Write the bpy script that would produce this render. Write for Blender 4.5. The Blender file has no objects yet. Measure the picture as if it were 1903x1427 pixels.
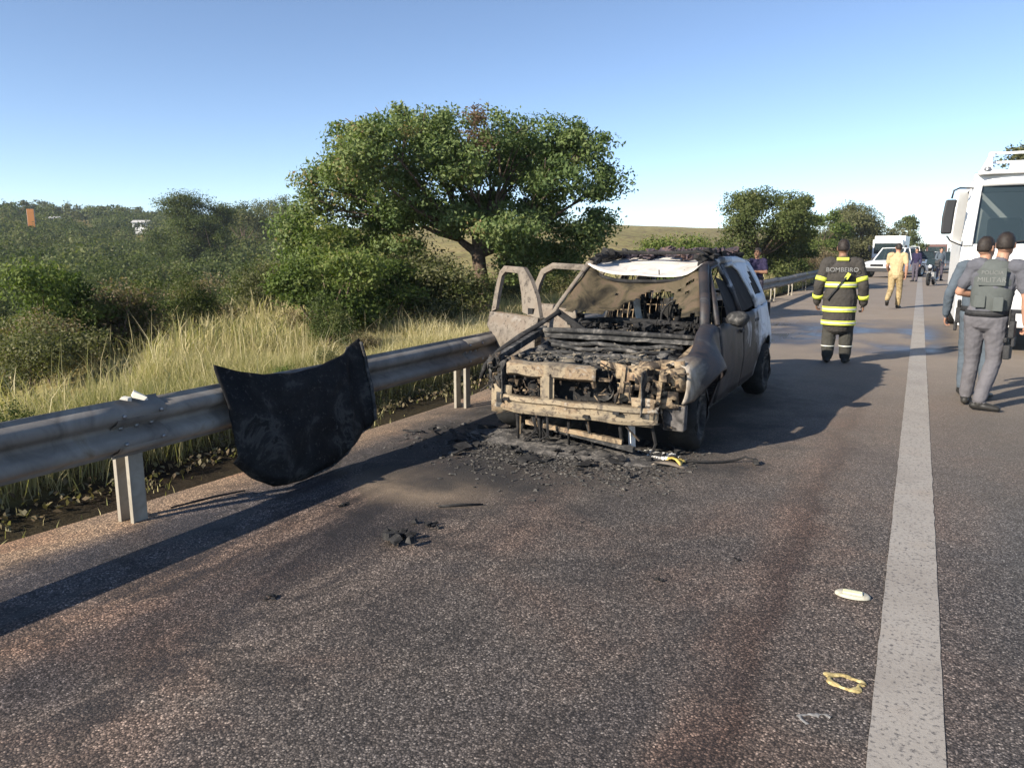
import bpy, bmesh, math, random
import numpy as np
from mathutils import Vector, Matrix, noise as mnoise

SC = bpy.context.scene
COL = SC.collection
random.seed(7)
RNG = np.random.default_rng(7)
R = math.radians
PI = math.pi

# ------------------------------------------------------------------ camera, sky, sun, exposure
YAW, PITCH, CAM_H = 28.112, 10.025, 1.6
cam_data = bpy.data.cameras.new('camera')
cam = bpy.data.objects.new('camera', cam_data)
COL.objects.link(cam)
cam.location = (0, 0, CAM_H)
cam.rotation_euler = (R(90 - PITCH), 0, R(YAW))
cam_data.sensor_fit = 'HORIZONTAL'
cam_data.sensor_width = 36.0
cam_data.lens = 36.0 * 1400 / 1903
cam_data.clip_start = 0.05
cam_data.clip_end = 6000
SC.camera = cam

SUN_EL = 27.0
SUN_TRAVEL = Vector((0.48, 0.877, 0)).normalized()          # the way the light goes, seen from above
world = bpy.data.worlds.new('World')
SC.world = world
world.use_nodes = True
wn = world.node_tree
sky = wn.nodes.new('ShaderNodeTexSky')
sky.sky_type = 'NISHITA'
sky.sun_disc = False
sky.sun_elevation = R(SUN_EL)
sky.sun_rotation = math.atan2(-SUN_TRAVEL.x, -SUN_TRAVEL.y)
sky.altitude = 2200
sky.air_density = 0.8
sky.dust_density = 0.0
sky.ozone_density = 1.3
bg = wn.nodes['Background']
bg.inputs['Strength'].default_value = 0.108
wn.links.new(sky.outputs[0], bg.inputs['Color'])

sun_data = bpy.data.lights.new('sun', 'SUN')
sun_data.energy = 4.9
sun_data.angle = R(0.5)
sun_data.color = (1.0, 0.91, 0.77)
sun = bpy.data.objects.new('sun', sun_data)
COL.objects.link(sun)
d = Vector((SUN_TRAVEL.x * math.cos(R(SUN_EL)), SUN_TRAVEL.y * math.cos(R(SUN_EL)), -math.sin(R(SUN_EL))))
sun.rotation_euler = d.to_track_quat('-Z', 'Y').to_euler()
sun.location = (-20, -40, 30)

vs = SC.view_settings
vs.view_transform = 'Standard'
vs.look = 'None'
vs.gamma = 1.0
vs.use_curve_mapping = False
vs.exposure = 0.95
SC.render.engine = 'CYCLES'
SC.cycles.max_bounces = 6
SC.cycles.transparent_max_bounces = 8
SC.cycles.use_denoising = True

# ------------------------------------------------------------------ helpers
def ss(a, b, x):
    t = np.clip((np.asarray(x, dtype=float) - a) / (b - a), 0, 1)
    return t * t * (3 - 2 * t)

def lerp(a, b, t):
    return a + (b - a) * t

def tag(o, label=None, cat=None, group=None, kind=None):
    if label: o['label'] = label
    if cat: o['category'] = cat
    if group: o['group'] = group
    if kind: o['kind'] = kind
    return o

def empty(name, loc=(0, 0, 0), rz=0.0, label=None, cat=None, group=None):
    o = bpy.data.objects.new(name, None)
    COL.objects.link(o)
    o.location = loc
    o.rotation_euler = (0, 0, rz)
    o.empty_display_size = 0.2
    return tag(o, label, cat, group)

def link(name, mesh, parent=None, loc=None):
    o = bpy.data.objects.new(name, mesh)
    COL.objects.link(o)
    if parent is not None: o.parent = parent
    if loc is not None: o.location = loc
    return o

def copy_tree(o, parent=None):
    c = o.copy()
    COL.objects.link(c)
    c.parent = parent
    for ch in o.children:
        copy_tree(ch, c)
    return c

class MB:
    """collects shapes; build() links them as one mesh object"""
    def __init__(self):
        self.v, self.f = [], []
    def add(self, vs_, fs_):
        n = len(self.v)
        self.v.extend(tuple(p) for p in vs_)
        self.f.extend(tuple(i + n for i in f) for f in fs_)
        return self
    def box(self, c, s, rot=None):
        hx, hy, hz = s[0] / 2, s[1] / 2, s[2] / 2
        m = rot if rot is not None else Matrix.Identity(3)
        c = Vector(c)
        vs_ = [c + m @ Vector((x * hx, y * hy, z * hz)) for x in (-1, 1) for y in (-1, 1) for z in (-1, 1)]
        return self.add(vs_, [(0, 1, 3, 2), (4, 6, 7, 5), (0, 4, 5, 1), (2, 3, 7, 6), (0, 2, 6, 4), (1, 5, 7, 3)])
    def bar(self, a, b, w, h, up=(0, 0, 1)):
        a, b = Vector(a), Vector(b)
        t = (b - a).normalized()
        u = Vector(up)
        s = t.cross(u)
        if s.length < 1e-4: s = t.cross(Vector((1, 0, 0)))
        s.normalize(); u = s.cross(t).normalized()
        vs_ = []
        for p in (a, b):
            for x, y in ((-1, -1), (1, -1), (1, 1), (-1, 1)):
                vs_.append(p + s * x * w / 2 + u * y * h / 2)
        return self.add(vs_, [(3, 2, 1, 0), (4, 5, 6, 7), (0, 1, 5, 4), (1, 2, 6, 5), (2, 3, 7, 6), (3, 0, 4, 7)])
    def tube(self, pts, rad, n=8, cap=True):
        pts = [Vector(p) for p in pts]
        k = len(pts)
        rr = rad if hasattr(rad, '__len__') else [rad] * k
        vs_, fs_ = [], []
        prev = None
        for i, p in enumerate(pts):
            t = (pts[min(i + 1, k - 1)] - pts[max(i - 1, 0)]).normalized()
            if prev is None:
                a = Vector((0, 0, 1)) if abs(t.z) < .9 else Vector((1, 0, 0))
                s = t.cross(a).normalized()
            else:
                s = (prev - t * prev.dot(t)).normalized()
            prev = s
            b = t.cross(s)
            r = rr[i]
            rx, ry = (r if hasattr(r, '__len__') else (r, r))
            for j in range(n):
                an = 2 * PI * j / n
                vs_.append(p + s * math.cos(an) * rx + b * math.sin(an) * ry)
        for i in range(k - 1):
            for j in range(n):
                fs_.append((i * n + j, i * n + (j + 1) % n, (i + 1) * n + (j + 1) % n, (i + 1) * n + j))
        if cap:
            fs_.append(tuple(reversed(range(n))))
            fs_.append(tuple((k - 1) * n + j for j in range(n)))
        return self.add(vs_, fs_)
    def lathe(self, prof, c=(0, 0, 0), axis='z', n=24, a0=0, a1=2 * PI):
        """prof: list of (radius, height)"""
        vs_, fs_ = [], []
        k = len(prof)
        full = abs(a1 - a0 - 2 * PI) < 1e-4
        m = n if full else n + 1
        for j in range(m):
            an = a0 + (a1 - a0) * j / n
            for r, h in prof:
                x, y = r * math.cos(an), r * math.sin(an)
                p = {'z': (x, y, h), 'x': (h, x, y), 'y': (y, h, x)}[axis]
                vs_.append((p[0] + c[0], p[1] + c[1], p[2] + c[2]))
        for j in range(n):
            j2 = (j + 1) % m
            for i in range(k - 1):
                fs_.append((j * k + i, j2 * k + i, j2 * k + i + 1, j * k + i + 1))
        return self.add(vs_, fs_)
    def grid(self, P, skip=None):
        """P[i][j] points"""
        ni, nj = len(P), len(P[0])
        vs_ = [p for row in P for p in row]
        fs_ = []
        for i in range(ni - 1):
            for j in range(nj - 1):
                if skip and skip(i, j): continue
                fs_.append((i * nj + j, (i + 1) * nj + j, (i + 1) * nj + j + 1, i * nj + j + 1))
        return self.add(vs_, fs_)
    def prism(self, poly, d, origin=(0, 0, 0), ax=((1, 0, 0), (0, 0, 1), (0, 1, 0))):
        """poly of (a,b) extruded by d along ax[2]"""
        o = Vector(origin); A, B, Cc = (Vector(a) for a in ax)
        n = len(poly)
        vs_ = [o + A * a + B * b for a, b in poly] + [o + A * a + B * b + Cc * d for a, b in poly]
        fs_ = [tuple(range(n)), tuple(reversed(range(n, 2 * n)))] + [(i, n + i, n + (i + 1) % n, (i + 1) % n) for i in range(n)]
        return self.add(vs_, fs_)
    def chunk(self, c, s, rnd=random):
        """a rough broken lump, 12 triangles or so"""
        m = Matrix.Rotation(rnd.uniform(0, 6.3), 3, 'Z') @ Matrix.Rotation(rnd.uniform(-.5, .5), 3, 'X')
        vs_ = []
        for x in (-1, 1):
            for y in (-1, 1):
                for z in (-1, 1):
                    vs_.append(Vector(c) + m @ Vector((x * s[0] / 2 * rnd.uniform(.4, 1.1), y * s[1] / 2 * rnd.uniform(.4, 1.1), z * s[2] / 2 * rnd.uniform(.4, 1.1))))
        return self.add(vs_, [(0, 1, 3, 2), (4, 6, 7, 5), (0, 4, 5, 1), (2, 3, 7, 6), (0, 2, 6, 4), (1, 5, 7, 3)])
    def rough(self, amp, scale=3.0, seed=0.0):
        out = []
        for p in self.v:
            q = Vector(p) * scale + Vector((seed, seed * .7, seed * 1.3))
            nv = mnoise.noise_vector(q)
            out.append((p[0] + nv.x * amp, p[1] + nv.y * amp, p[2] + nv.z * amp))
        self.v = out
        return self
    def build(self, name, mat, parent=None, smooth=False, solid=0, bevel=0, loc=None, fix=True, angle=None):
        me = bpy.data.meshes.new(name)
        me.from_pydata(self.v, [], self.f)
        if fix:
            bm = bmesh.new(); bm.from_mesh(me)
            bmesh.ops.recalc_face_normals(bm, faces=bm.faces)
            bm.to_mesh(me); bm.free()
        if mat is not None:
            me.materials.append(mat)
        if smooth:
            me.polygons.foreach_set('use_smooth', [True] * len(me.polygons))
            if angle: me.set_sharp_from_angle(angle=R(angle))
        o = link(name, me, parent, loc)
        if solid:
            md = o.modifiers.new('solid', 'SOLIDIFY'); md.thickness = solid; md.offset = 0
        if bevel:
            md = o.modifiers.new('bevel', 'BEVEL'); md.width = bevel; md.segments = 2; md.limit_method = 'ANGLE'
        return o

# ------------------------------------------------------------------ materials
def new_mat(name):
    m = bpy.data.materials.new(name)
    m.use_nodes = True
    nt = m.node_tree
    return m, nt, nt.nodes['Principled BSDF']

def nd(nt, typ, **kw):
    n = nt.nodes.new(typ)
    for k, v in kw.items():
        if k in n.inputs.keys(): n.inputs[k].default_value = v
        else: setattr(n, k, v)
    return n

def ramp(nt, fac, stops, interp='LINEAR'):
    r = nt.nodes.new('ShaderNodeValToRGB')
    r.color_ramp.interpolation = interp
    el = r.color_ramp.elements
    while len(el) < len(stops): el.new(0.5)
    for e, (p, c) in zip(el, stops):
        e.position = p
        e.color = (*c, 1) if len(c) == 3 else c
    nt.links.new(fac, r.inputs['Fac'])
    return r

def g3(x): return (x, x, x)

def mathn(nt, op, a, b=None, c=None, clamp=False):
    n = nt.nodes.new('ShaderNodeMath'); n.operation = op; n.use_clamp = clamp
    for i, q in enumerate((a, b, c)):
        if q is None: continue
        if isinstance(q, (int, float)): n.inputs[i].default_value = q
        else: nt.links.new(q, n.inputs[i])
    return n.outputs[0]

def mixc(nt, fac, a, b, blend='MIX'):
    n = nt.nodes.new('ShaderNodeMix'); n.data_type = 'RGBA'; n.blend_type = blend
    for sock, q in ((n.inputs['Factor'], fac), (n.inputs[6], a), (n.inputs[7], b)):
        if isinstance(q, (int, float)): sock.default_value = q
        elif isinstance(q, tuple): sock.default_value = (*q, 1) if len(q) == 3 else q
        else: nt.links.new(q, sock)
    return n.outputs[2]

def noise_n(nt, vec, scale, detail=4, rough=.55, dist=0.0):
    n = nt.nodes.new('ShaderNodeTexNoise')
    n.inputs['Scale'].default_value = scale; n.inputs['Detail'].default_value = detail
    n.inputs['Roughness'].default_value = rough; n.inputs['Distortion'].default_value = dist
    if vec is not None: nt.links.new(vec, n.inputs['Vector'])
    return n.outputs['Fac']

def bump_n(nt, bs, h, strength=.3, dist=.01):
    b = nt.nodes.new('ShaderNodeBump')
    b.inputs['Strength'].default_value = strength; b.inputs['Distance'].default_value = dist
    nt.links.new(h, b.inputs['Height']); nt.links.new(b.outputs[0], bs.inputs['Normal'])

def mottled(name, stops, scale=6, rough=.8, metal=0, bump=.25, bscale=60, bdist=.004, spec=.3, dist=.8, rrange=None, detail=7, speck=0, sscale=70, scol=(.02, .018, .017), stretch=None):
    """a surface whose own colour is mottled: rust, soot, ash, dusty paint, cloth"""
    m, nt, bs = new_mat(name)
    tc = nt.nodes.new('ShaderNodeTexCoord').outputs['Object']
    tc1 = tc
    if stretch:
        mp = nt.nodes.new('ShaderNodeMapping'); mp.inputs['Scale'].default_value = stretch; nt.links.new(tc, mp.inputs['Vector']); tc1 = mp.outputs[0]
    n1 = noise_n(nt, tc1, scale, detail, .62, dist)
    r = ramp(nt, n1, stops)
    cout = r.outputs[0]
    if speck:        # pits and flecks of soot or rust
        sp = ramp(nt, noise_n(nt, tc, sscale, 6, .7, .3), [(.30 + .10 * speck, g3(1)), (.37 + .10 * speck, g3(0))])
        cout = mixc(nt, mathn(nt, 'MULTIPLY', sp.outputs[0], .85), cout, scol)
    nt.links.new(cout, bs.inputs['Base Color'])
    bs.inputs['Roughness'].default_value = rough
    bs.inputs['Metallic'].default_value = metal
    bs.inputs['Specular IOR Level'].default_value = spec
    if rrange:
        rr = ramp(nt, n1, [(.3, g3(rrange[0])), (.7, g3(rrange[1]))])
        nt.links.new(rr.outputs[0], bs.inputs['Roughness'])
    if bump:
        bump_n(nt, bs, noise_n(nt, tc, bscale, 5, .6), bump, bdist)
    return m

def plain(name, col, rough=.6, metal=0, spec=.4, var=.12, scale=9, bump=0, bscale=80):
    lo = tuple(c * (1 - var) for c in col); hi = tuple(min(1, c * (1 + var)) for c in col)
    return mottled(name, [(.3, lo), (.7, hi)], scale, rough, metal, bump, bscale, .002, spec, .3)

M = {}
M['ash_tan'] = mottled('burnt_tan_steel', [(.30, (.010, .009, .009)), (.42, (.05, .04, .033)), (.49, (.20, .15, .10)), (.55, (.33, .255, .165)), (.61, (.27, .18, .11)), (.67, (.10, .08, .065)), (.76, (.016, .015, .014))], 6.0, .85, 0, .5, 45, .006, .2, 1.4)
M['beam_tan'] = mottled('scorched_beam_steel', [(.26, (.03, .026, .023)), (.36, (.12, .10, .08)), (.44, (.25, .205, .145)), (.52, (.31, .25, .17)), (.59, (.23, .165, .105)), (.66, (.36, .33, .28)), (.74, (.12, .10, .085)), (.82, (.03, .027, .025))], 4.6, .8, .1, .5, 60, .005, .25, .5, speck=.9, sscale=24, scol=(.07, .052, .042))
M['rust_panel'] = mottled('burnt_rust_panel', [(.25, (.04, .035, .031)), (.38, (.105, .088, .072)), (.50, (.20, .17, .138)), (.60, (.17, .135, .105)), (.70, (.24, .215, .185)), (.80, (.07, .056, .048))], 3.0, .75, 0, .4, 30, .006, .25, .4, speck=.8, sscale=20, scol=(.06, .048, .04))
M['soot'] = mottled('black_soot', [(.3, (.008, .008, .009)), (.55, (.025, .024, .024)), (.72, (.07, .066, .062)), (.84, (.22, .2, .18))], 9, .9, 0, .6, 40, .008)
M['soot_grey'] = mottled('grey_ash_metal', [(.32, (.010, .010, .011)), (.50, (.04, .039, .038)), (.60, (.095, .09, .085)), (.70, (.22, .20, .175)), (.78, (.03, .027, .026))], 11, .85, 0, .5, 60, .006)
M['white_ash'] = mottled('white_ash', [(.3, (.40, .38, .35)), (.5, (.72, .70, .66)), (.75, (.85, .84, .8))], 9, .9, 0, .5, 60, .01)
M['roof_ash'] = mottled('ash_white_roof', [(.25, (.24, .20, .17)), (.40, (.50, .45, .40)), (.58, (.68, .64, .59)), (.72, (.52, .47, .42)), (.82, (.26, .22, .19))], 3.2, .7, 0, .35, 40, .005)
M['black_hood'] = mottled('charred_hood_black', [(.30, (.004, .004, .005)), (.46, (.009, .009, .010)), (.55, (.020, .020, .020)), (.60, (.055, .053, .050)), (.64, (.014, .014, .014)), (.72, (.03, .027, .024)), (.78, (.075, .07, .064))], 3.4, .6, 0, .7, 18, .008, .14, .5, (.5, .85), speck=.5, sscale=40, scol=(.06, .057, .053))
M['tyre'] = mottled('dark_rubber', [(.3, (.012, .012, .012)), (.7, (.03, .03, .03))], 12, .85, 0, .3, 90)
M['glass_soot'] = mottled('sooty_laminate', [(.32, (.008, .008, .007)), (.42, (.04, .033, .022)), (.50, (.085, .068, .042)), (.57, (.105, .076, .052)), (.64, (.055, .048, .029)), (.72, (.012, .011, .010))], 3.0, .65, 0, .6, 14, .012, .15, 1.0)
M['pane_black'] = mottled('black_cabin_pane', [(.3, (.006, .006, .007)), (.6, (.02, .02, .022)), (.8, (.05, .05, .05))], 5, .8, 0, .1, 40, .002, .15)
M['galv'] = mottled('galvanised_steel_dusty', [(.25, (.12, .11, .098)), (.42, (.22, .20, .178)), (.58, (.28, .26, .23)), (.70, (.21, .17, .125)), (.8, (.12, .085, .06))], 3.4, .8, 0, .25, 40, .002, .18, 1.0)
M['galv_post'] = mottled('galvanised_post', [(.3, (.25, .22, .175)), (.7, (.38, .345, .285))], 7, .6, .1, .2, 50, .002)
M['white_paint'] = mottled('white_vehicle_paint', [(.3, (.70, .70, .69)), (.7, (.82, .82, .81))], 2.5, .35, 0, 0, 40, .002, .5)
M['black_plastic'] = plain('black_plastic', (.02, .02, .022), .45)
M['dark_rubber_trim'] = plain('dark_trim', (.03, .03, .033), .7)
M['headlight'] = plain('headlight_lens', (.55, .57, .6), .12, .4, .6)
M['steel'] = plain('grey_steel', (.3, .3, .3), .4, .7)
M['red_paint'] = plain('dark_red_paint', (.18, .03, .03), .35)
M['grey_car'] = plain('grey_car_paint', (.12, .13, .15), .3, .3)
M['silver_car'] = plain('silver_car_paint', (.42, .43, .45), .3, .4)

def glass_mat():
    m, nt, bs = new_mat('tinted_glass')
    bs.inputs['Base Color'].default_value = (.03, .045, .05, 1)
    bs.inputs['Roughness'].default_value = .06
    bs.inputs['Specular IOR Level'].default_value = .6
    tr = nd(nt, 'ShaderNodeBsdfTransparent'); tr.inputs[0].default_value = (.42, .47, .47, 1)
    mx = nd(nt, 'ShaderNodeMixShader'); mx.inputs[0].default_value = .7
    nt.links.new(tr.outputs[0], mx.inputs[1]); nt.links.new(bs.outputs[0], mx.inputs[2])
    nt.links.new(mx.outputs[0], nt.nodes['Material Output'].inputs[0])
    return m
M['glass'] = glass_mat()

def side_mat():
    """the car's flank: soot and rust at the front, the unburnt pale paint left at the rear"""
    m, nt, bs = new_mat('scorched_side_paint')
    tcn = nt.nodes.new('ShaderNodeTexCoord'); tc = tcn.outputs['Object']
    sep = nt.nodes.new('ShaderNodeSeparateXYZ'); nt.links.new(tc, sep.inputs[0])
    n1 = noise_n(nt, tc, 3.5, 7, .6, 1.0)
    burnt = ramp(nt, n1, [(.27, (.005, .005, .006)), (.42, (.012, .012, .015)), (.51, (.036, .027, .025)), (.58, (.016, .017, .022)), (.66, (.055, .050, .050)), (.73, (.11, .104, .10)), (.84, (.011, .011, .013))])
    paint = ramp(nt, n1, [(.3, (.42, .45, .49)), (.5, (.66, .69, .73)), (.75, (.72, .74, .77))])
    f = mathn(nt, 'ADD', mathn(nt, 'MULTIPLY', mathn(nt, 'SUBTRACT', sep.outputs[1], 2.0), 1.5), mathn(nt, 'MULTIPLY', mathn(nt, 'SUBTRACT', n1, .5), 3.2))
    f2 = mathn(nt, 'ADD', f, mathn(nt, 'MULTIPLY', mathn(nt, 'SUBTRACT', sep.outputs[2], .9), .8), clamp=True)
    c = mixc(nt, f2, burnt.outputs[0], paint.outputs[0])
    # pale tan towards the nose of the wing, with a noisy edge
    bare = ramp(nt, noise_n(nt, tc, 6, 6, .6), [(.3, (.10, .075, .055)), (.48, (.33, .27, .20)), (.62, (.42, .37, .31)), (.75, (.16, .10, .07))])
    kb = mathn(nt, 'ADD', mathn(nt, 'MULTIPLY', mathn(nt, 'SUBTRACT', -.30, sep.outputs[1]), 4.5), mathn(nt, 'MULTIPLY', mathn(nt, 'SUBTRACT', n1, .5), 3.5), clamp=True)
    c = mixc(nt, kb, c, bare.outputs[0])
    nt.links.new(c, bs.inputs['Base Color'])
    bs.inputs['Roughness'].default_value = .6
    bump_n(nt, bs, noise_n(nt, tc, 30, 5, .6), .3, .004)
    return m
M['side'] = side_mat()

def leaf_mat(name, stops, trans=.34, rough=.55):
    m, nt, bs = new_mat(name)
    at = nd(nt, 'ShaderNodeAttribute'); at.attribute_name = 'tint'
    oi = nd(nt, 'ShaderNodeObjectInfo')
    f = mathn(nt, 'ADD', at.outputs['Fac'], mathn(nt, 'MULTIPLY', mathn(nt, 'SUBTRACT', oi.outputs['Random'], .5), .22))
    r = ramp(nt, f, stops)
    nt.links.new(r.outputs[0], bs.inputs['Base Color'])
    bs.inputs['Roughness'].default_value = rough
    bs.inputs['Specular IOR Level'].default_value = .12
    tl = nd(nt, 'ShaderNodeBsdfTranslucent')
    tcol = mixc(nt, 1.0, r.outputs[0], (1.0, 1.15, .45), 'MULTIPLY')
    nt.links.new(tcol, tl.inputs[0])
    mx = nd(nt, 'ShaderNodeMixShader'); mx.inputs[0].default_value = trans
    nt.links.new(bs.outputs[0], mx.inputs[1]); nt.links.new(tl.outputs[0], mx.inputs[2])
    nt.links.new(mx.outputs[0], nt.nodes['Material Output'].inputs[0])
    return m
M['leaf_tree'] = leaf_mat('tree_leaf', [(0, (.05, .080, .034)), (.35, (.095, .142, .052)), (.65, (.155, .20, .075)), (.88, (.22, .25, .105)), (1, (.27, .19, .10))])
M['leaf_dark'] = leaf_mat('dark_leaf', [(0, (.042, .056, .022)), (.4, (.085, .108, .036)), (.75, (.14, .155, .058)), (1, (.19, .18, .085))])
M['leaf_olive'] = leaf_mat('olive_leaf', [(0, (.06, .065, .03)), (.45, (.13, .135, .062)), (.8, (.195, .185, .095)), (1, (.24, .20, .12))])
M['leaf_bright'] = leaf_mat('bright_leaf', [(0, (.045, .068, .018)), (.45, (.105, .145, .038)), (.8, (.175, .205, .065)), (1, (.25, .22, .09))])
M['leaf_dry'] = leaf_mat('dry_leaf', [(0, (.08, .058, .038)), (.4, (.17, .125, .075)), (.75, (.235, .195, .12)), (1, (.30, .27, .17))])
M['leaf_haze'] = leaf_mat('far_leaf', [(0, (.045, .060, .024)), (.45, (.125, .14, .055)), (.8, (.20, .19, .085)), (1, (.26, .21, .11))])
M['grass'] = leaf_mat('dry_grass_blade', [(0, (.09, .11, .035)), (.3, (.20, .205, .08)), (.5, (.36, .32, .155)), (.75, (.50, .42, .235)), (1, (.60, .53, .35))], .3, .6)
M['bark'] = mottled('tree_bark', [(.3, (.06, .042, .03)), (.55, (.13, .092, .065)), (.75, (.22, .17, .13))], 9, .9, 0, .7, 30, .02)
M['dead_leaf'] = leaf_mat('dead_leaf', [(0, (.10, .065, .045)), (.6, (.19, .125, .085)), (1, (.26, .2, .14))])

# ------------------------------------------------------------------ ground
def verge(y):
    """x of the outer edge of the grass verge"""
    return -6.7 - 4.0 * ss(3.5, 10.0, y)

def terrain(x, y):
    x = np.asarray(x, float); y = np.asarray(y, float)
    dl = -x - 5.0
    ve = verge(y)
    r = np.hypot(x, y)
    h = -.02 - .12 * ss(-.9, -.35, dl) + .20 * ss(.0, .9, dl) - 4.2 * ss(0, 16, -x + ve)
    h = h + 15.5 * ss(32, 330, r) * ss(6, 60, dl)
    h = h + .25 * np.sin(x * .31 + 1.3) * np.cos(y * .27) * ss(3, 12, dl) + 1.2 * np.sin(x * .031 + y * .022) * ss(60, 160, r) * ss(10, 60, dl)
    h = h - .8 * ss(9.5, 16, x) + 3 * ss(60, 300, x)
    return h

def axis_pts(segs):
    out = []
    for a, b, n in segs: out += list(np.linspace(a, b, n, endpoint=False))
    return np.array(out + [segs[-1][1]])
gx = axis_pts([(-1500, -300, 16), (-300, -60, 36), (-60, -16, 36), (-16, -4, 48), (-4, 12, 10), (12, 80, 14), (80, 900, 12)])
gy = axis_pts([(-80, -6, 12), (-6, 40, 70), (40, 120, 40), (120, 420, 40), (420, 2500, 18)])
GX, GY = np.meshgrid(gx, gy, indexing='ij')
GZ = terrain(GX, GY) + np.where(GX < -5.2, RNG.normal(0, .015, GX.shape), 0)
mb = MB()
mb.grid([[(gx[i], gy[j], float(GZ[i, j])) for j in range(len(gy))] for i in range(len(gx))])

def ground_mat():
    m, nt, bs = new_mat('dry_ground')
    tc = nt.nodes.new('ShaderNodeTexCoord').outputs['Object']
    n1 = noise_n(nt, tc, .05, 8, .6, .4)
    n2 = noise_n(nt, tc, 1.1, 8, .65)
    c1 = ramp(nt, n1, [(.35, (.19, .17, .065)), (.5, (.29, .25, .10)), (.65, (.35, .285, .125))])
    c2 = ramp(nt, n2, [(.35, (.6, .56, .46)), (.6, (1, 1, 1)), (.75, (1.25, 1.15, 1.0))])
    c = mixc(nt, 1.0, c1.outputs[0], c2.outputs[0], 'MULTIPLY')
    n3 = noise_n(nt, tc, .5, 4)
    c = mixc(nt, ramp(nt, n3, [(.5, g3(0)), (.66, g3(.7))]).outputs[0], c, (.10, .05, .032))
    # near-black ground strip along the foot of the rail
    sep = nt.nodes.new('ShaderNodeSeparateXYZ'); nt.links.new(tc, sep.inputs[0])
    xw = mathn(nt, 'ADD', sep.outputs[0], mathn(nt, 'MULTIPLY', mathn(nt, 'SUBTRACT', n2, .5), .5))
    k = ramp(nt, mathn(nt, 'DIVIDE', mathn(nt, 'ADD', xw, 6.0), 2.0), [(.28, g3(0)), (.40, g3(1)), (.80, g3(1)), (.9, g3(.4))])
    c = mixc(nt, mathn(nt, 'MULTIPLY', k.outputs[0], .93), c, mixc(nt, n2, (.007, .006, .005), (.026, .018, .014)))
    nt.links.new(c, bs.inputs['Base Color']); bs.inputs['Roughness'].default_value = .95
    bs.inputs['Specular IOR Level'].default_value = .1
    bump_n(nt, bs, noise_n(nt, tc, 9, 6, .65), .8, .05)
    return m
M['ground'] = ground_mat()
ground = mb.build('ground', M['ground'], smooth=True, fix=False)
tag(ground, kind='structure')
# the mesh winds so that normals point up
if ground.data.polygons[0].normal.z < 0: ground.data.flip_normals()

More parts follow.
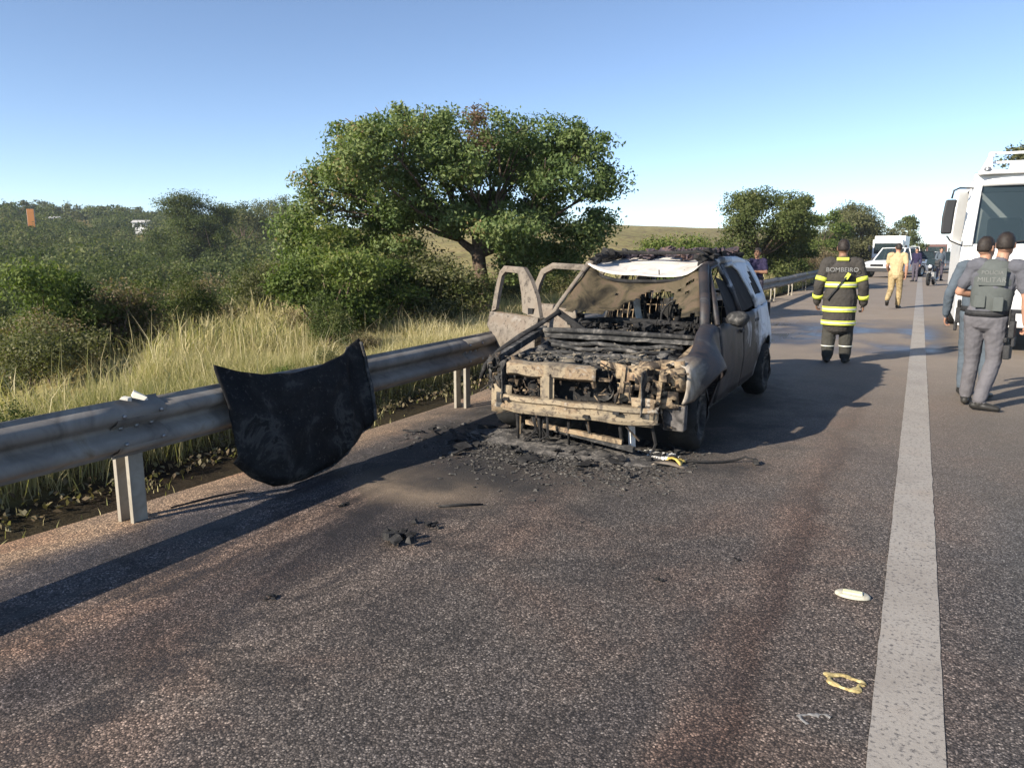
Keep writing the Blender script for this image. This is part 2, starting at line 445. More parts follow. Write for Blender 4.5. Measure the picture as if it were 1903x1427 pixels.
def asphalt_mat():
    m, nt, bs = new_mat('worn_chip_seal_asphalt')
    tc = nt.nodes.new('ShaderNodeTexCoord').outputs['Object']
    sep = nt.nodes.new('ShaderNodeSeparateXYZ'); nt.links.new(tc, sep.inputs[0])
    vor = nt.nodes.new('ShaderNodeTexVoronoi'); vor.inputs['Scale'].default_value = 135
    nt.links.new(tc, vor.inputs['Vector'])
    sc = nt.nodes.new('ShaderNodeSeparateColor'); nt.links.new(vor.outputs['Color'], sc.inputs[0])
    stone = ramp(nt, sc.outputs[0], [(0, (.042, .038, .036)), (.35, (.084, .076, .071)), (.65, (.142, .128, .118)), (.86, (.215, .195, .18)), (.97, (.34, .31, .285)), (1, (.48, .45, .41))])
    # gaps between the stones are dark tar
    gap = ramp(nt, vor.outputs['Distance'], [(.35, g3(1)), (.75, g3(.35))])
    c = mixc(nt, 1.0, stone.outputs[0], gap.outputs[0], 'MULTIPLY')
    wob = noise_n(nt, tc, 1.3, 9, .68)
    wob2 = noise_n(nt, tc, .28, 4, .6)
    xw = mathn(nt, 'ADD', sep.outputs[0], mathn(nt, 'MULTIPLY', mathn(nt, 'SUBTRACT', wob, .5), .42))
    xf = mathn(nt, 'DIVIDE', mathn(nt, 'ADD', xw, 5.0), 6.0)
    P = lambda x: (x + 5.0) / 6.0
    band = ramp(nt, xf, [(P(-4.1), (2.5, 1.9, 1.35)), (P(-3.85), (.95, .88, .9)), (P(-3.4), (.9, .86, .9)), (P(-3.15), (1.7, 1.3, 1.06)),
                         (P(-2.92), (.55, .49, .50)), (P(-2.72), (.6, .54, .54)), (P(-2.45), (1.2, 1.06, .97)), (P(-1.7), (.98, .93, .9)), (P(-.72), (1.0, .93, .9)),
                         (P(-.60), (1.15, .95, .86)), (P(-.45), (.70, .53, .47)), (P(-.36), (1.1, .97, .9)), (P(-.02), (1.02, .97, .94)), (P(.22), (.98, .9, .88)), (P(.6), (.78, .80, .82))])
    c = mixc(nt, 1.0, c, band.outputs[0], 'MULTIPLY')
    # broad reddish-dust and grey patches
    pt = ramp(nt, noise_n(nt, tc, .9, 6, .62, .6), [(.32, (.72, .74, .78)), (.5, (1, .97, .93)), (.68, (1.28, 1.05, .92))])
    c = mixc(nt, .85, c, pt.outputs[0], 'MULTIPLY')
    pt2 = ramp(nt, wob2, [(.35, g3(.8)), (.65, g3(1.15))])
    c = mixc(nt, 1.0, c, pt2.outputs[0], 'MULTIPLY')
    # splashed soot water and oil: dark stains with crisp edges, mostly on the shoulder
    stn = ramp(nt, noise_n(nt, tc, 1.9, 9, .66, 1.2), [(.52, g3(0)), (.57, g3(1))]).outputs[0]
    stx = ramp(nt, xf, [(P(-4.2), g3(.2)), (P(-3.6), g3(.85)), (P(-2.2), g3(.7)), (P(-.9), g3(.35)), (P(.3), g3(.2))]).outputs[0]
    c = mixc(nt, mathn(nt, 'MULTIPLY', stn, stx), c, mixc(nt, .62, c, (.012, .011, .011)))
    # long sooty runs of water, drawn out along the shoulder
    mp = nt.nodes.new('ShaderNodeMapping'); mp.inputs['Scale'].default_value = (2.4, .42, 1); nt.links.new(tc, mp.inputs['Vector'])
    run = ramp(nt, noise_n(nt, mp.outputs[0], 1.0, 8, .62, .9), [(.50, g3(0)), (.56, g3(1))]).outputs[0]
    rnx = ramp(nt, xf, [(P(-4.2), g3(.3)), (P(-3.7), g3(1)), (P(-2.6), g3(.8)), (P(-1.6), g3(.2)), (P(-.6), g3(.25)), (P(.3), g3(0))]).outputs[0]
    runf = mathn(nt, 'MULTIPLY', run, rnx)
    c = mixc(nt, mathn(nt, 'MULTIPLY', runf, .6), c, (.020, .018, .018))
    # dust that washed over the shoulder, thicker further off
    dust = mathn(nt, 'MULTIPLY', mathn(nt, 'DIVIDE', mathn(nt, 'SUBTRACT', sep.outputs[1], 4.0), 10.0, clamp=True), .85)
    c = mixc(nt, dust, c, mixc(nt, wob, (.20, .16, .125), (.34, .28, .22)))
    def blob(cx, cy, rx, ry, nz, soft=1.0):
        a = mathn(nt, 'DIVIDE', mathn(nt, 'SUBTRACT', sep.outputs[0], cx), rx)
        b = mathn(nt, 'DIVIDE', mathn(nt, 'SUBTRACT', sep.outputs[1], cy), ry)
        q = mathn(nt, 'SQRT', mathn(nt, 'ADD', mathn(nt, 'MULTIPLY', a, a), mathn(nt, 'MULTIPLY', b, b)))
        q = mathn(nt, 'ADD', q, mathn(nt, 'MULTIPLY', mathn(nt, 'SUBTRACT', wob, .5), nz * 1.6))
        return mathn(nt, 'MULTIPLY', mathn(nt, 'SUBTRACT', 1.25, q), 2.4 / soft, clamp=True)
    # a drift of pale mud, then the soot and ash round the car
    c = mixc(nt, mathn(nt, 'MULTIPLY', blob(-2.9, 4.1, .55, .36, 1.2, 1.6), .85), c, mixc(nt, stone.outputs[0], (.27, .20, .135), (.44, .34, .24)))
    soot = blob(-2.5, 7.2, 1.45, 3.0, 1.3, 1.3)
    c = mixc(nt, mathn(nt, 'MULTIPLY', soot, .8), c, (.022, .021, .021))
    soot2 = blob(-2.9, 4.9, 1.0, 1.2, 1.5, 1.8)
    c = mixc(nt, mathn(nt, 'MULTIPLY', soot2, .6), c, (.03, .028, .027))
    # firefighting water lying across the shoulder
    wy = mathn(nt, 'ADD', sep.outputs[1], mathn(nt, 'MULTIPLY', mathn(nt, 'SUBTRACT', wob2, .5), 7.0))
    wet = ramp(nt, mathn(nt, 'DIVIDE', mathn(nt, 'SUBTRACT', wy, 12.0), 10.0), [(.10, g3(0)), (.26, g3(1)), (.55, g3(1)), (.75, g3(0))]).outputs[0]
    wet = mathn(nt, 'MULTIPLY', wet, ramp(nt, noise_n(nt, tc, .55, 3), [(.38, g3(.2)), (.52, g3(1))]).outputs[0])
    wx = ramp(nt, xf, [(P(-3.6), g3(0)), (P(-2.9), g3(1)), (P(.3), g3(1)), (P(.9), g3(0))]).outputs[0]
    wet = mathn(nt, 'MULTIPLY', wet, wx)
    c = mixc(nt, wet, c, (.055, .05, .052))
    nt.links.new(c, bs.inputs['Base Color'])
    rg = mathn(nt, 'SUBTRACT', mathn(nt, 'SUBTRACT', .82, mathn(nt, 'MULTIPLY', runf, .25)), mathn(nt, 'MULTIPLY', wet, .45))
    nt.links.new(rg, bs.inputs['Roughness'])
    bs.inputs['Specular IOR Level'].default_value = .35
    b = nt.nodes.new('ShaderNodeBump'); b.inputs['Distance'].default_value = .004
    h = mathn(nt, 'SUBTRACT', sc.outputs[1], mathn(nt, 'MULTIPLY', vor.outputs['Distance'], 1.2))
    nt.links.new(h, b.inputs['Height'])
    nt.links.new(mathn(nt, 'SUBTRACT', .42, mathn(nt, 'MULTIPLY', wet, .38)), b.inputs['Strength'])
    nt.links.new(b.outputs[0], bs.inputs['Normal'])
    return m
M['asphalt'] = asphalt_mat()
mb = MB()
ry = [-40, -4] + list(np.linspace(0, 40, 41)) + [60, 100, 180, 400, 900, 1600]
edge = lambda y: -4.50 + .05 * math.sin(y * 2.1) + .04 * math.sin(y * 5.3)
mb.grid([[(edge(y) if i == 0 else xx, y, zz) for y in ry] for i, (xx, zz) in enumerate(((-4.6, -.075), (-4.4, -.055), (-4.15, -.02), (-3.9, 0.), (-2, 0.), (.1, 0.), (4, 0.), (8.2, 0.), (9.4, 0.)))])
road = tag(mb.build('road', M['asphalt'], fix=False), kind='structure')
if road.data.polygons[0].normal.z < 0: road.data.flip_normals()

def paint_mat(name, col, wear=(.30, .42)):
    m, nt, bs = new_mat(name)
    tc = nt.nodes.new('ShaderNodeTexCoord').outputs['Object']
    n1 = noise_n(nt, tc, 55, 4, .7)
    n2 = noise_n(nt, tc, 1.4, 6, .6)
    a = ramp(nt, n1, [(wear[0], g3(0)), (wear[1], g3(1))]).outputs[0]
    dirt = ramp(nt, n2, [(.3, (.78, .74, .70)), (.55, (1, .98, .95)), (.75, (.92, .84, .76))]).outputs[0]
    c = mixc(nt, 1.0, (*col, 1), dirt, 'MULTIPLY')
    c = mixc(nt, a, (.10, .09, .085), c)
    nt.links.new(c, bs.inputs['Base Color']); bs.inputs['Roughness'].default_value = .7
    bump_n(nt, bs, noise_n(nt, tc, 90, 3), .35, .004)
    return m
M['line_white'] = paint_mat('worn_white_road_paint', (.33, .305, .275), (.34, .47))
M['line_yellow'] = paint_mat('worn_yellow_road_paint', (.48, .33, .07))
def strip(name, x0, x1, y0, y1, mat, n=160):
    mb = MB(); ys = np.concatenate([np.linspace(y0, min(y1, 14), n), np.linspace(14, y1, 40)[1:]]) if y1 > 14 else np.linspace(y0, y1, n)
    j = lambda s, y: .006 * mnoise.noise(Vector((s * 9.1, y * 9, 0))) + .004 * mnoise.noise(Vector((s * 3.1, y * 31, 5)))
    mb.grid([[(x0 + j(1, y), y, .004) for y in ys], [(x1 + j(2, y), y, .004) for y in ys]])
    o = tag(mb.build(name, mat, fix=False), kind='structure')
    if o.data.polygons[0].normal.z < 0: o.data.flip_normals()
    return o
strip('edge_line', -.02, .205, -4, 700, M['line_white'])
strip('centre_line', 3.78, 3.9, -4, 700, M['line_yellow'], 20)
strip('centre_line', 4.02, 4.14, -4, 700, M['line_yellow'], 20)

# ------------------------------------------------------------------ guard rail
RX = -3.93           # the face of the beam towards the road
rail = empty('guard_rail', (RX, 2.78, 0), 0, 'long galvanised W-beam guard rail on paired-lip steel posts along the road shoulder', 'guard rail')
PITCHY = 3.80
prof = [(-.085, 0), (-.085, .02), (-.06, .034), (-.022, .05), (0, .075), (0, .108), (-.02, .132), (-.066, .158), (-.078, .172), (-.078, .19),
        (-.066, .204), (-.02, .23), (0, .254), (0, .287), (-.022, .312), (-.06, .328), (-.085, .342), (-.088, .36)]
RZ0 = .425
prof = [(a, b * .9) for a, b in prof]
def rail_mesh(y0, y1):
    mb = MB(); n = 9
    mb.grid([[(px, lerp(y0, y1, i / n), RZ0 + pz) for px, pz in prof] for i in range(n + 1)])
    return mb
sec = rail_mesh(-PITCHY - .16, .16).rough(.006, 1.1, 3)
b0 = sec.build('beam', M['galv'], rail, True, solid=.004)
pm = MB()                                              # a lipped channel post, open towards oncoming traffic
for bx in (-.11 - .13, -.11 - .012):
    pm.box((bx + .012, 0, .23), (.008, .10, .94))
    pm.box((bx + .012, -.05, .23), (.030, .008, .94))
for zz in (.0, .35, .62): pm.box((-.12 - .075, .044, zz), (.15, .006, .06))
p0 = pm.build('post', M['galv_post'], rail, bevel=.002)
sm = MB().box((-.106, 0, RZ0 + .16), (.03, .09, .24))
s0 = sm.build('spacer', M['galv_post'], rail)
bm_ = MB()
for zz in (.182,):
    for yy in (-.1, 0, .1):
        bm_.lathe([(0, .022), (.012, .02), (.016, .008), (.016, 0)], (-.078, yy, RZ0 + zz * .9), 'x', 8)
for zz in (.09, .27):
    for yy in (-.12, .12):
        bm_.lathe([(0, .018), (.01, .016), (.013, .006), (.013, 0)], (0, yy, RZ0 + zz * .9), 'x', 8)
l0 = bm_.build('splice_bolts', M['steel'], rail, True); l0['kind'] = 'stuff'
for k in range(-1, 26):
    if k == 0: continue
    for o in (b0, p0, s0, l0):
        c = o.copy(); COL.objects.link(c); c.parent = rail
        c.location = (0, k * PITCHY, random.uniform(-.012, .012))
        c.rotation_euler = (random.uniform(-.0015, .0015), 0, 0)
# chipped marker stuck on the beam above the first post
mb = MB()
mb.chunk((-.05, .02, .762), (.03, .12, .04)); mb.chunk((-.055, -.06, .757), (.03, .06, .03))
mb.build('broken_reflector', plain('chipped_white_plastic', (.62, .58, .5), .5), rail)

# ------------------------------------------------------------------ vegetation
def leaf_arrays(centers, size, tint, rng, upbias=.35, aspect=.5, droop=0.0, out=None):
    n = len(centers)
    a = rng.normal(size=(n, 3)); a[:, 2] -= droop
    a /= np.linalg.norm(a, axis=1, keepdims=True)
    nrm = rng.normal(size=(n, 3)) * .75; nrm[:, 2] += upbias * 1.4
    if out is not None: nrm += out * 1.15
    b = np.cross(nrm, a); b /= (np.linalg.norm(b, axis=1, keepdims=True) + 1e-9)
    L = (size * rng.uniform(.6, 1.35, n))[:, None]
    k = np.cross(a, b) * L * .12
    v = np.empty((n, 4, 3))
    v[:, 0] = centers - a * L * .5
    v[:, 1] = centers + b * L * aspect * .5 + k
    v[:, 2] = centers + a * L * .5
    v[:, 3] = centers - b * L * aspect * .5 + k
    return v, np.repeat(tint, 4)

def quads_mesh(name, v, tint, mat):
    n = v.shape[0]
    me = bpy.data.meshes.new(name)
    me.vertices.add(n * 4)
    me.vertices.foreach_set('co', v.reshape(-1).astype(np.float32))
    me.loops.add(n * 4)
    me.loops.foreach_set('vertex_index', np.arange(n * 4, dtype=np.int32))
    me.polygons.add(n)
    me.polygons.foreach_set('loop_start', np.arange(0, n * 4, 4, dtype=np.int32))
    me.update(calc_edges=True)
    at = me.attributes.new('tint', 'FLOAT', 'POINT')
    at.data.foreach_set('value', np.clip(tint, 0, 1).astype(np.float32))
    me.materials.append(mat)
    return me

def lobe_leaves(lobes, per, rng, sub=14, sub_r=.28, size=.1, shell=.5, upbias=.35, aspect=.5, droop=0.):
    """lobes: (cx,cy,cz,rx,ry,rz[,tint]); leaves gather in twig clusters through every lobe, gaps between them"""
    Vs, Ts = [], []
    for lb in lobes:
        c = np.array(lb[:3]); rr = np.array(lb[3:6]); t0 = lb[6] if len(lb) > 6 else .5
        k = max(3, int(sub * rng.uniform(.8, 1.2)))
        dirs = rng.normal(size=(k, 3)); dirs /= np.linalg.norm(dirs, axis=1, keepdims=True)
        rad = rng.uniform(shell, 1.0, (k, 1))
        sc_ = c + dirs * rad * rr
        m = max(4, int(per / k))
        for q in range(k):
            sr = sub_r * rng.uniform(.6, 1.3)
            p = sc_[q] + np.clip(rng.normal(size=(m, 3)), -1.7, 1.7) * sr * np.array([1, 1, .62])
            tt = t0 + rng.normal(0, .10) + rng.normal(0, .10, m)
            o = (p - c) / rr; o /= np.linalg.norm(o, axis=1, keepdims=True) + 1e-6
            o2 = p - sc_[q]; o2 /= np.linalg.norm(o2, axis=1, keepdims=True) + 1e-6
            v, t = leaf_arrays(p, np.full(m, size), tt, rng, upbias, aspect, droop, .7 * o + .6 * o2)
            Vs.append(v); Ts.append(t)
    return np.concatenate(Vs), np.concatenate(Ts)

def limb(mb, a, b, r0, r1, rnd, wig=.12, n=6, seg=7):
    a, b = Vector(a), Vector(b); L = (b - a).length
    pts, rr = [], []
    ox = Vector((rnd.uniform(-1, 1), rnd.uniform(-1, 1), rnd.uniform(-.3, .6))) * wig * L
    for i in range(n + 1):
        t = i / n
        pts.append(a.lerp(b, t) + ox * math.sin(t * PI) + Vector((rnd.uniform(-1, 1), rnd.uniform(-1, 1), rnd.uniform(-1, 1))) * (.02 * L if 0 < i < n else 0))
        rr.append(lerp(r0, r1, t ** .8))
    mb.tube(pts, rr, seg)
    return pts

CR = np.array([math.cos(R(YAW)), math.sin(R(YAW))])      # the camera's right, on the ground
CF = np.array([-math.sin(R(YAW)), math.cos(R(YAW))])

# --- the big tree behind the rail
def big_tree():
    rng = np.random.default_rng(11); rnd = random.Random(11)
    bx, by = -8.2, 14.0; bz = float(terrain(bx, by))
    root = empty('broadleaf_tree', (bx, by, bz), 0, 'big spreading umbrella-crowned green tree standing behind the guard rail and burnt car', 'tree')
    s = .01157
    spec = [(795, 232, 80, 46), (722, 262, 62, 46), (655, 318, 66, 48), (612, 362, 46, 40), (850, 262, 54, 40), (950, 236, 66, 42), (1040, 236, 60, 38),
            (1110, 255, 52, 40), (1142, 316, 38, 40), (1128, 392, 34, 34), (1000, 292, 72, 40), (905, 300, 72, 42), (800, 312, 84, 48), (710, 360, 64, 34),
            (575, 398, 38, 34), (1060, 318, 56, 40), (1092, 412, 40, 36), (1010, 432, 52, 32), (950, 408, 42, 26), (862, 366, 58, 30), (985, 470, 34, 28),
            (770, 376, 60, 26), (930, 350, 60, 30), (1040, 372, 44, 24), (590, 440, 40, 34), (632, 452, 46, 38), (700, 440, 56, 32), (655, 415, 50, 30), (765, 430, 50, 24), (1075, 450, 36, 26), (700, 290, 56, 40), (850, 250, 50, 36), (980, 385, 60, 28)]
    lobes = []
    for u, v, ru, rv in spec:
        dd = rng.uniform(-1.5, 1.5) * (1 - abs(u - 870) / 420)
        rgt = (u - 28 - 893) * s
        p = CR * rgt + CF * dd
        z = 1.6 + (466 - v - 30) * s - bz
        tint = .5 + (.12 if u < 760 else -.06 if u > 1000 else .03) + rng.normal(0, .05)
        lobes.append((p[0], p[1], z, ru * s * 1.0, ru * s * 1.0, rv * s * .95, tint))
        if ru > 50:     # a second lobe further back gives the crown its depth
            q = CR * (rgt * .85 + rng.uniform(-.3, .3)) + CF * (dd + rng.choice([-1, 1]) * rng.uniform(.8, 1.6))
            lobes.append((q[0], q[1], z + rng.uniform(-.25, .2), ru * s * .85, ru * s * .85, rv * s * .8, tint))
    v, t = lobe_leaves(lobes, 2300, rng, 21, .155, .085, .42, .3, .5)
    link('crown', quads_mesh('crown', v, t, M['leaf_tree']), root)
    # a dried branch high in the crown
    u, vv = 890, 222
    p = CR * (u - 893) * s + CF * -1.4
    v, t = lobe_leaves([(p[0], p[1], 1.6 + (466 - vv) * s - bz - .35, .30, .30, .30, .5), (p[0] + .1, p[1], 1.6 + (466 - 292) * s - bz, .25, .25, .35, .4)], 330, rng, 12, .12, .065, .2)
    link('dried_leaves', quads_mesh('dried_leaves', v, t, M['dead_leaf']), root)['kind'] = 'stuff'
    tb = MB()
    top = Vector((-.05, -.1, 1.55))
    tb.tube([(0, 0, -.3), (.02, 0, .1), (.05, -.02, .7), (-.02, -.06, 1.2), top], [.24, .17, .145, .14, .145], 12)
    fork = [Vector((-.12, -.1, 1.9)), Vector((.22, 0, 1.95)), Vector((-.35, -.3, 1.75)), Vector((.5, .3, 1.7))]
    for f in fork: limb(tb, top - Vector((0, 0, .1)), f, .115, .07, rnd, .05, 3)
    for lb in lobes:
        if lb[2] < 2.35: continue
        c = Vector(lb[:3])
        f = min(fork, key=lambda q: (q - c).length)
        pts = limb(tb, f, c, .05, .012, rnd, .12, 6, 6)
        for _ in range(3):
            e = c + Vector((rnd.uniform(-1, 1) * lb[3], rnd.uniform(-1, 1) * lb[4], rnd.uniform(-.6, 1) * lb[5]))
            limb(tb, pts[rnd.choice((3, 4, 5))], e, .022, .007, rnd, .1, 3, 5)
    tb.build('trunk', M['bark'], root, True)
    return root
big_tree()

# --- shrub kinds: one mesh per kind and variant, copied thing by thing
def shrub_variant(seed, h, w, leaf, mat, nl=8, per=420, dens=11, size=None):
    rng = np.random.default_rng(seed); rnd = random.Random(seed)
    lobes = []
    for i in range(nl):
        a = rng.uniform(0, 6.283); q = math.sqrt(rng.uniform(0, 1)) * w * .36
        zz = h * rng.uniform(.30, .82) * (1 - .35 * (q / (w * .36)) ** 2)
        rr = w * rng.uniform(.16, .27)
        lobes.append((q * math.cos(a), q * math.sin(a), zz, rr, rr, min(rr * .85, h * .28), .5 + rng.normal(0, .13)))
    v, t = lobe_leaves(lobes, per, rng, dens, .07 * w, leaf, .4, .35, .5)
    keep = v[:, :, 2].min(axis=1) > -.05
    v = v[keep]; t = t.reshape(-1, 4)[keep].reshape(-1)
    crown = quads_mesh('crown', v, t, mat)
    tb = MB()
    for lb in lobes:
        limb(tb, (rnd.uniform(-.05, .05) * w, rnd.uniform(-.05, .05) * w, -.1), lb[:3], .016 * h + .006, .006, rnd, .12, 4, 5)
    me = bpy.data.meshes.new('stems'); me.from_pydata(tb.v, [], tb.f); me.materials.append(M['bark'])
    me.polygons.foreach_set('use_smooth', [True] * len(me.polygons))
    return crown, me

KINDS = {
    'dark':   [shrub_variant(100 + i, 2.6, 2.6, .085, M['leaf_dark'], 10, 850, 16) for i in range(3)],
    'olive':  [shrub_variant(200 + i, 2.2, 2.5, .08, M['leaf_olive'], 10, 800, 16) for i in range(3)],
    'bright': [shrub_variant(300 + i, 2.0, 1.9, .07, M['leaf_bright'], 9, 850, 16) for i in range(2)],
    'dry':    [shrub_variant(400 + i, 1.5, 1.8, .06, M['leaf_dry'], 9, 600, 16) for i in range(2)],
}
KNAME = {'dark': 'dark_shrub', 'olive': 'olive_shrub', 'bright': 'green_shrub', 'dry': 'dry_shrub'}
KLAB = {'dark': 'dark green rounded shrub in the scrub filling the hollow beyond the grass',
        'olive': 'olive green bushy shrub in the scrub filling the hollow beyond the grass',
        'bright': 'light green leafy shrub in the scrub filling the hollow beyond the grass',
        'dry': 'brown dry twiggy shrub in the scrub filling the hollow beyond the grass'}
KGRP = {'dark': 'dark shrubs in the hollow', 'olive': 'olive shrubs in the hollow', 'bright': 'light green shrubs in the hollow', 'dry': 'dry shrubs in the hollow'}
def shrub(kind, x, y, s=1.0, sz=None, label=None, group=None, name=None, rnd=random, dz=0):
    crown, stems = rnd.choice(KINDS[kind])
    root = empty(name or KNAME[kind], (x, y, float(terrain(x, y)) + dz), rnd.uniform(0, 6.28), label or KLAB[kind], 'shrub', group if label else KGRP[kind])
    root.scale = (s, s, sz or s)
    link('crown', crown, root); link('stem', stems, root)
    return root

def polar(u, r):
    """ground point r metres away in the direction of the photograph's column u"""
    a = math.atan((u - 951.5) / (1400 * math.cos(R(PITCH)) + 248 * math.sin(R(PITCH))))
    th = a - R(YAW)
    return r * math.sin(th), r * math.cos(th)

# named near shrubs, each with what sets it apart
x, y = polar(85, 13.5); shrub('bright', x, y, .95, 1.05, 'light green upright leafy shrub, the nearest large one at the left edge of the scrub')
x, y = polar(30, 12.2); shrub('dry', x, y, .8, .8, 'small reddish brown dry shrub at the left edge of the grass')
x, y = polar(190, 13.5); shrub('dry', x, y, .9, .9, 'low brown twiggy shrub right of the light green upright shrub')
x, y = polar(262, 14.5); shrub('dark', x, y, .50, .5, 'small dark shrub in front of the scrub between dry brown bushes')
x, y = polar(345, 15.5); shrub('dark', x, y, .45, .5, 'low dark shrub right behind the tall grass, beside fallen twigs')
x, y = polar(400, 17); shrub('dry', x, y, 1.0, .9, 'brown shrub behind the tall grass left of the leafy thicket under the tree')
x, y = polar(285, 19); shrub('bright', x, y, .75, .75, 'small bright green shrub in the middle of the scrub')
for k, (u, r, s, sz, kd, lb) in enumerate([
    (610, 12.6, 1.0, .95, 'bright', 'bright green leafy bush at the left foot of the thicket under the big tree'),
    (690, 13.6, 1.1, .95, 'bright', 'tall light green bush in the middle of the thicket under the big tree'),
    (770, 14.2, 1.0, .85, 'olive', 'olive bush left of the big tree trunk'),
    (835, 14.6, .7, .62, 'dark', 'dark leafy bush against the big tree trunk'),
    (630, 15.5, 1.2, 1.25, 'bright', 'taller green bush behind the thicket, reaching up into the tree crown'),
    (735, 16.5, 1.1, .95, 'olive', 'olive bush at the back of the thicket under the big tree'),
    (950, 19.5, .7, .5, 'olive', 'olive bush right of the big tree trunk behind the open car doors'),
    (1000, 22, .8, .6, 'dark', 'dark bush behind the rear door of the burnt car'),
    (1075, 24, .95, .75, 'dry', 'greyish dry bush just above the burnt car roof'),
    (560, 13.2, .55, .5, 'dry', 'small brown weed bush at the left end of the thicket'),
    (600, 11.2, .4, .38, 'dark', 'low dark weed clump in the grass below the thicket'),
    (655, 10.8, .36, .32, 'dry', 'low brown weed clump in the grass behind the detached bonnet')]):
    x, y = polar(u, r); shrub(kd, x, y, s, sz, lb)

# low weeds between the straw
for (wx, wy, ws, kd, lb) in ((-5.55, 2.9, .20, 'dark', 'dark green weed clump in the grass just left of the first rail post'), (-5.6, 3.9, .17, 'bright', 'light green weed tuft in the grass left of the detached bonnet'),
                             (-5.7, 5.6, .22, 'bright', 'bright green weed tuft showing above the detached bonnet'), (-5.9, 6.6, .20, 'olive', 'olive weed tuft above the right corner of the detached bonnet'),
                             (-5.6, 8.0, .18, 'bright', 'light green weed tuft behind the rail left of the open car doors'), (-6.1, 2.3, .24, 'olive', 'olive weed clump in the grass at the far left behind the rail')):
    shrub(kd, wx, wy, ws, ws * 1.1, lb, None, 'weed')
# the scrub: every shrub a thing of its own
rs = random.Random(5)
n_sh = 0
def zone(u, r):
    a = 'at the left edge of the scrub' if u < 150 else 'below the pale far houses' if u < 320 else 'below the highest skyline tree' if u < 450 else 'left of the thicket under the big tree'
    b = 'in the nearest rows' if r < 24 else 'half way back' if r < 42 else 'in the far rows'
    return a, b
KADJ = {'dark': 'dark green rounded shrub', 'olive': 'olive bushy shrub', 'bright': 'light green leafy shrub', 'dry': 'brown dry twiggy shrub'}
while n_sh < 235:
    r = 9.5 * (95 / 9.5) ** (rs.random() ** .66)
    u = rs.uniform(-80, 640 if r < 30 else 560)
    x, y = polar(u, r)
    if x > float(verge(y)) - 1.7: continue
    if r > 45: kind = rs.choices(['dark', 'olive', 'bright', 'dry'], [5, 5, .6, 1.2])[0]
    elif r > 24: kind = rs.choices(['dark', 'olive', 'bright', 'dry'], [4, 5, 1, 2])[0]
    else: kind = rs.choices(['dark', 'olive', 'bright', 'dry'], [2.2, 3.2, 1.2, 4])[0]
    s = rs.uniform(.7, 1.3) * (1 + r / 130)
    if r < 26: s *= .42 + .012 * (r - 10)
    a, b = zone(u, r)
    shrub(kind, x, y, s, s * rs.uniform(.75, 1.05), KADJ[kind] + ' ' + b + ', ' + a, KADJ[kind] + 's ' + b + ' ' + a, KNAME[kind], rs)
    n_sh += 1

# far woods closing the hollow: one mass nobody could count
def far_woods():
    rng = np.random.default_rng(21)
    Vs, Ts = [], []
    n = 0
    while n < 1300:
        r = 68 * (420 / 68) ** rng.uniform(0, 1)
        u = rng.uniform(-150, 560)
        x, y = polar(u, r)
        if x > -30: continue
        h = rng.uniform(2.2, 4.2) * (1 if rng.random() < .9 else 1.4); w = h * rng.uniform(1.0, 1.8)
        z = float(terrain(x, y))
        m = 380
        dirs = rng.normal(size=(m, 3)); dirs /= np.linalg.norm(dirs, axis=1, keepdims=True)
        p = np.array([x, y, z + h * .5]) + dirs * (rng.uniform(.62, 1, (m, 1)) * (1 + .25 * np.sin(dirs[:, :1] * 5 + n) * np.cos(dirs[:, 1:2] * 6 + n))) * np.array([w * .5, w * .5, h * .5])
        v, t = leaf_arrays(p, np.full(m, .125 * (h / 3) * (1 + r / 130)), .47 + rng.normal(0, .26) + rng.normal(0, .10, m), rng, .5, .7, 0., dirs * 1.9)
        Vs.append(v); Ts.append(t); n += 1
    o = link('far_woods', quads_mesh('far_woods', np.concatenate(Vs), np.concatenate(Ts), M['leaf_dark']))
    tag(o, 'continuous far woodland covering the rising ground to the left horizon', 'woods', None, 'stuff')
far_woods()

def tree(name, u, r, h, w, mat, label, seed, shape='round', n=16, per=900, leaf=.16, trunk=.16, base=.22, sub=14, group=None, dz=0, tint=.5):
    """a tree h metres tall and w wide, r metres off in the direction of column u"""
    rng = np.random.default_rng(seed); rnd = random.Random(seed)
    x, y = polar(u, r)
    root = empty(name, (x, y, float(terrain(x, y)) + dz), 0, label, 'tree', group)
    lobes = []
    for i in range(n):
        f = rng.uniform(base, .9)
        if shape == 'cone': k = (1 - f) ** .75 * 1.05
        elif shape == 'flat': k = math.sin(PI * min(1, f * .9)) ** .6
        else: k = math.sqrt(max(.05, 1 - ((f - .55) / .5) ** 2))
        a = rng.uniform(0, 6.283); q = w * .5 * k * math.sqrt(rng.uniform(.1, .8))
        rr = w * rng.uniform(.15, .23) * (.55 + .45 * k)
        lobes.append((q * math.cos(a), q * math.sin(a), h * f, rr, rr, rr * .75, tint + rng.normal(0, .10)))
    v, t = lobe_leaves(lobes, per, rng, sub, .06 * w, leaf, .4, .4, .55)
    link('crown', quads_mesh('crown', v, t, mat), root)
    tb = MB()
    tb.tube([(0, 0, -.4), (.03, 0, h * .15), (-.03, .02, h * .35)], [trunk * 1.3, trunk, trunk * .75], 9)
    for lb in lobes: limb(tb, (-.03, .02, h * .33 if lb[2] > h * .33 else lb[2] * .8), lb[:3], trunk * .4, trunk * .1, rnd, .1, 4, 5)
    tb.build('trunk', M['bark'], root, True)
    return root

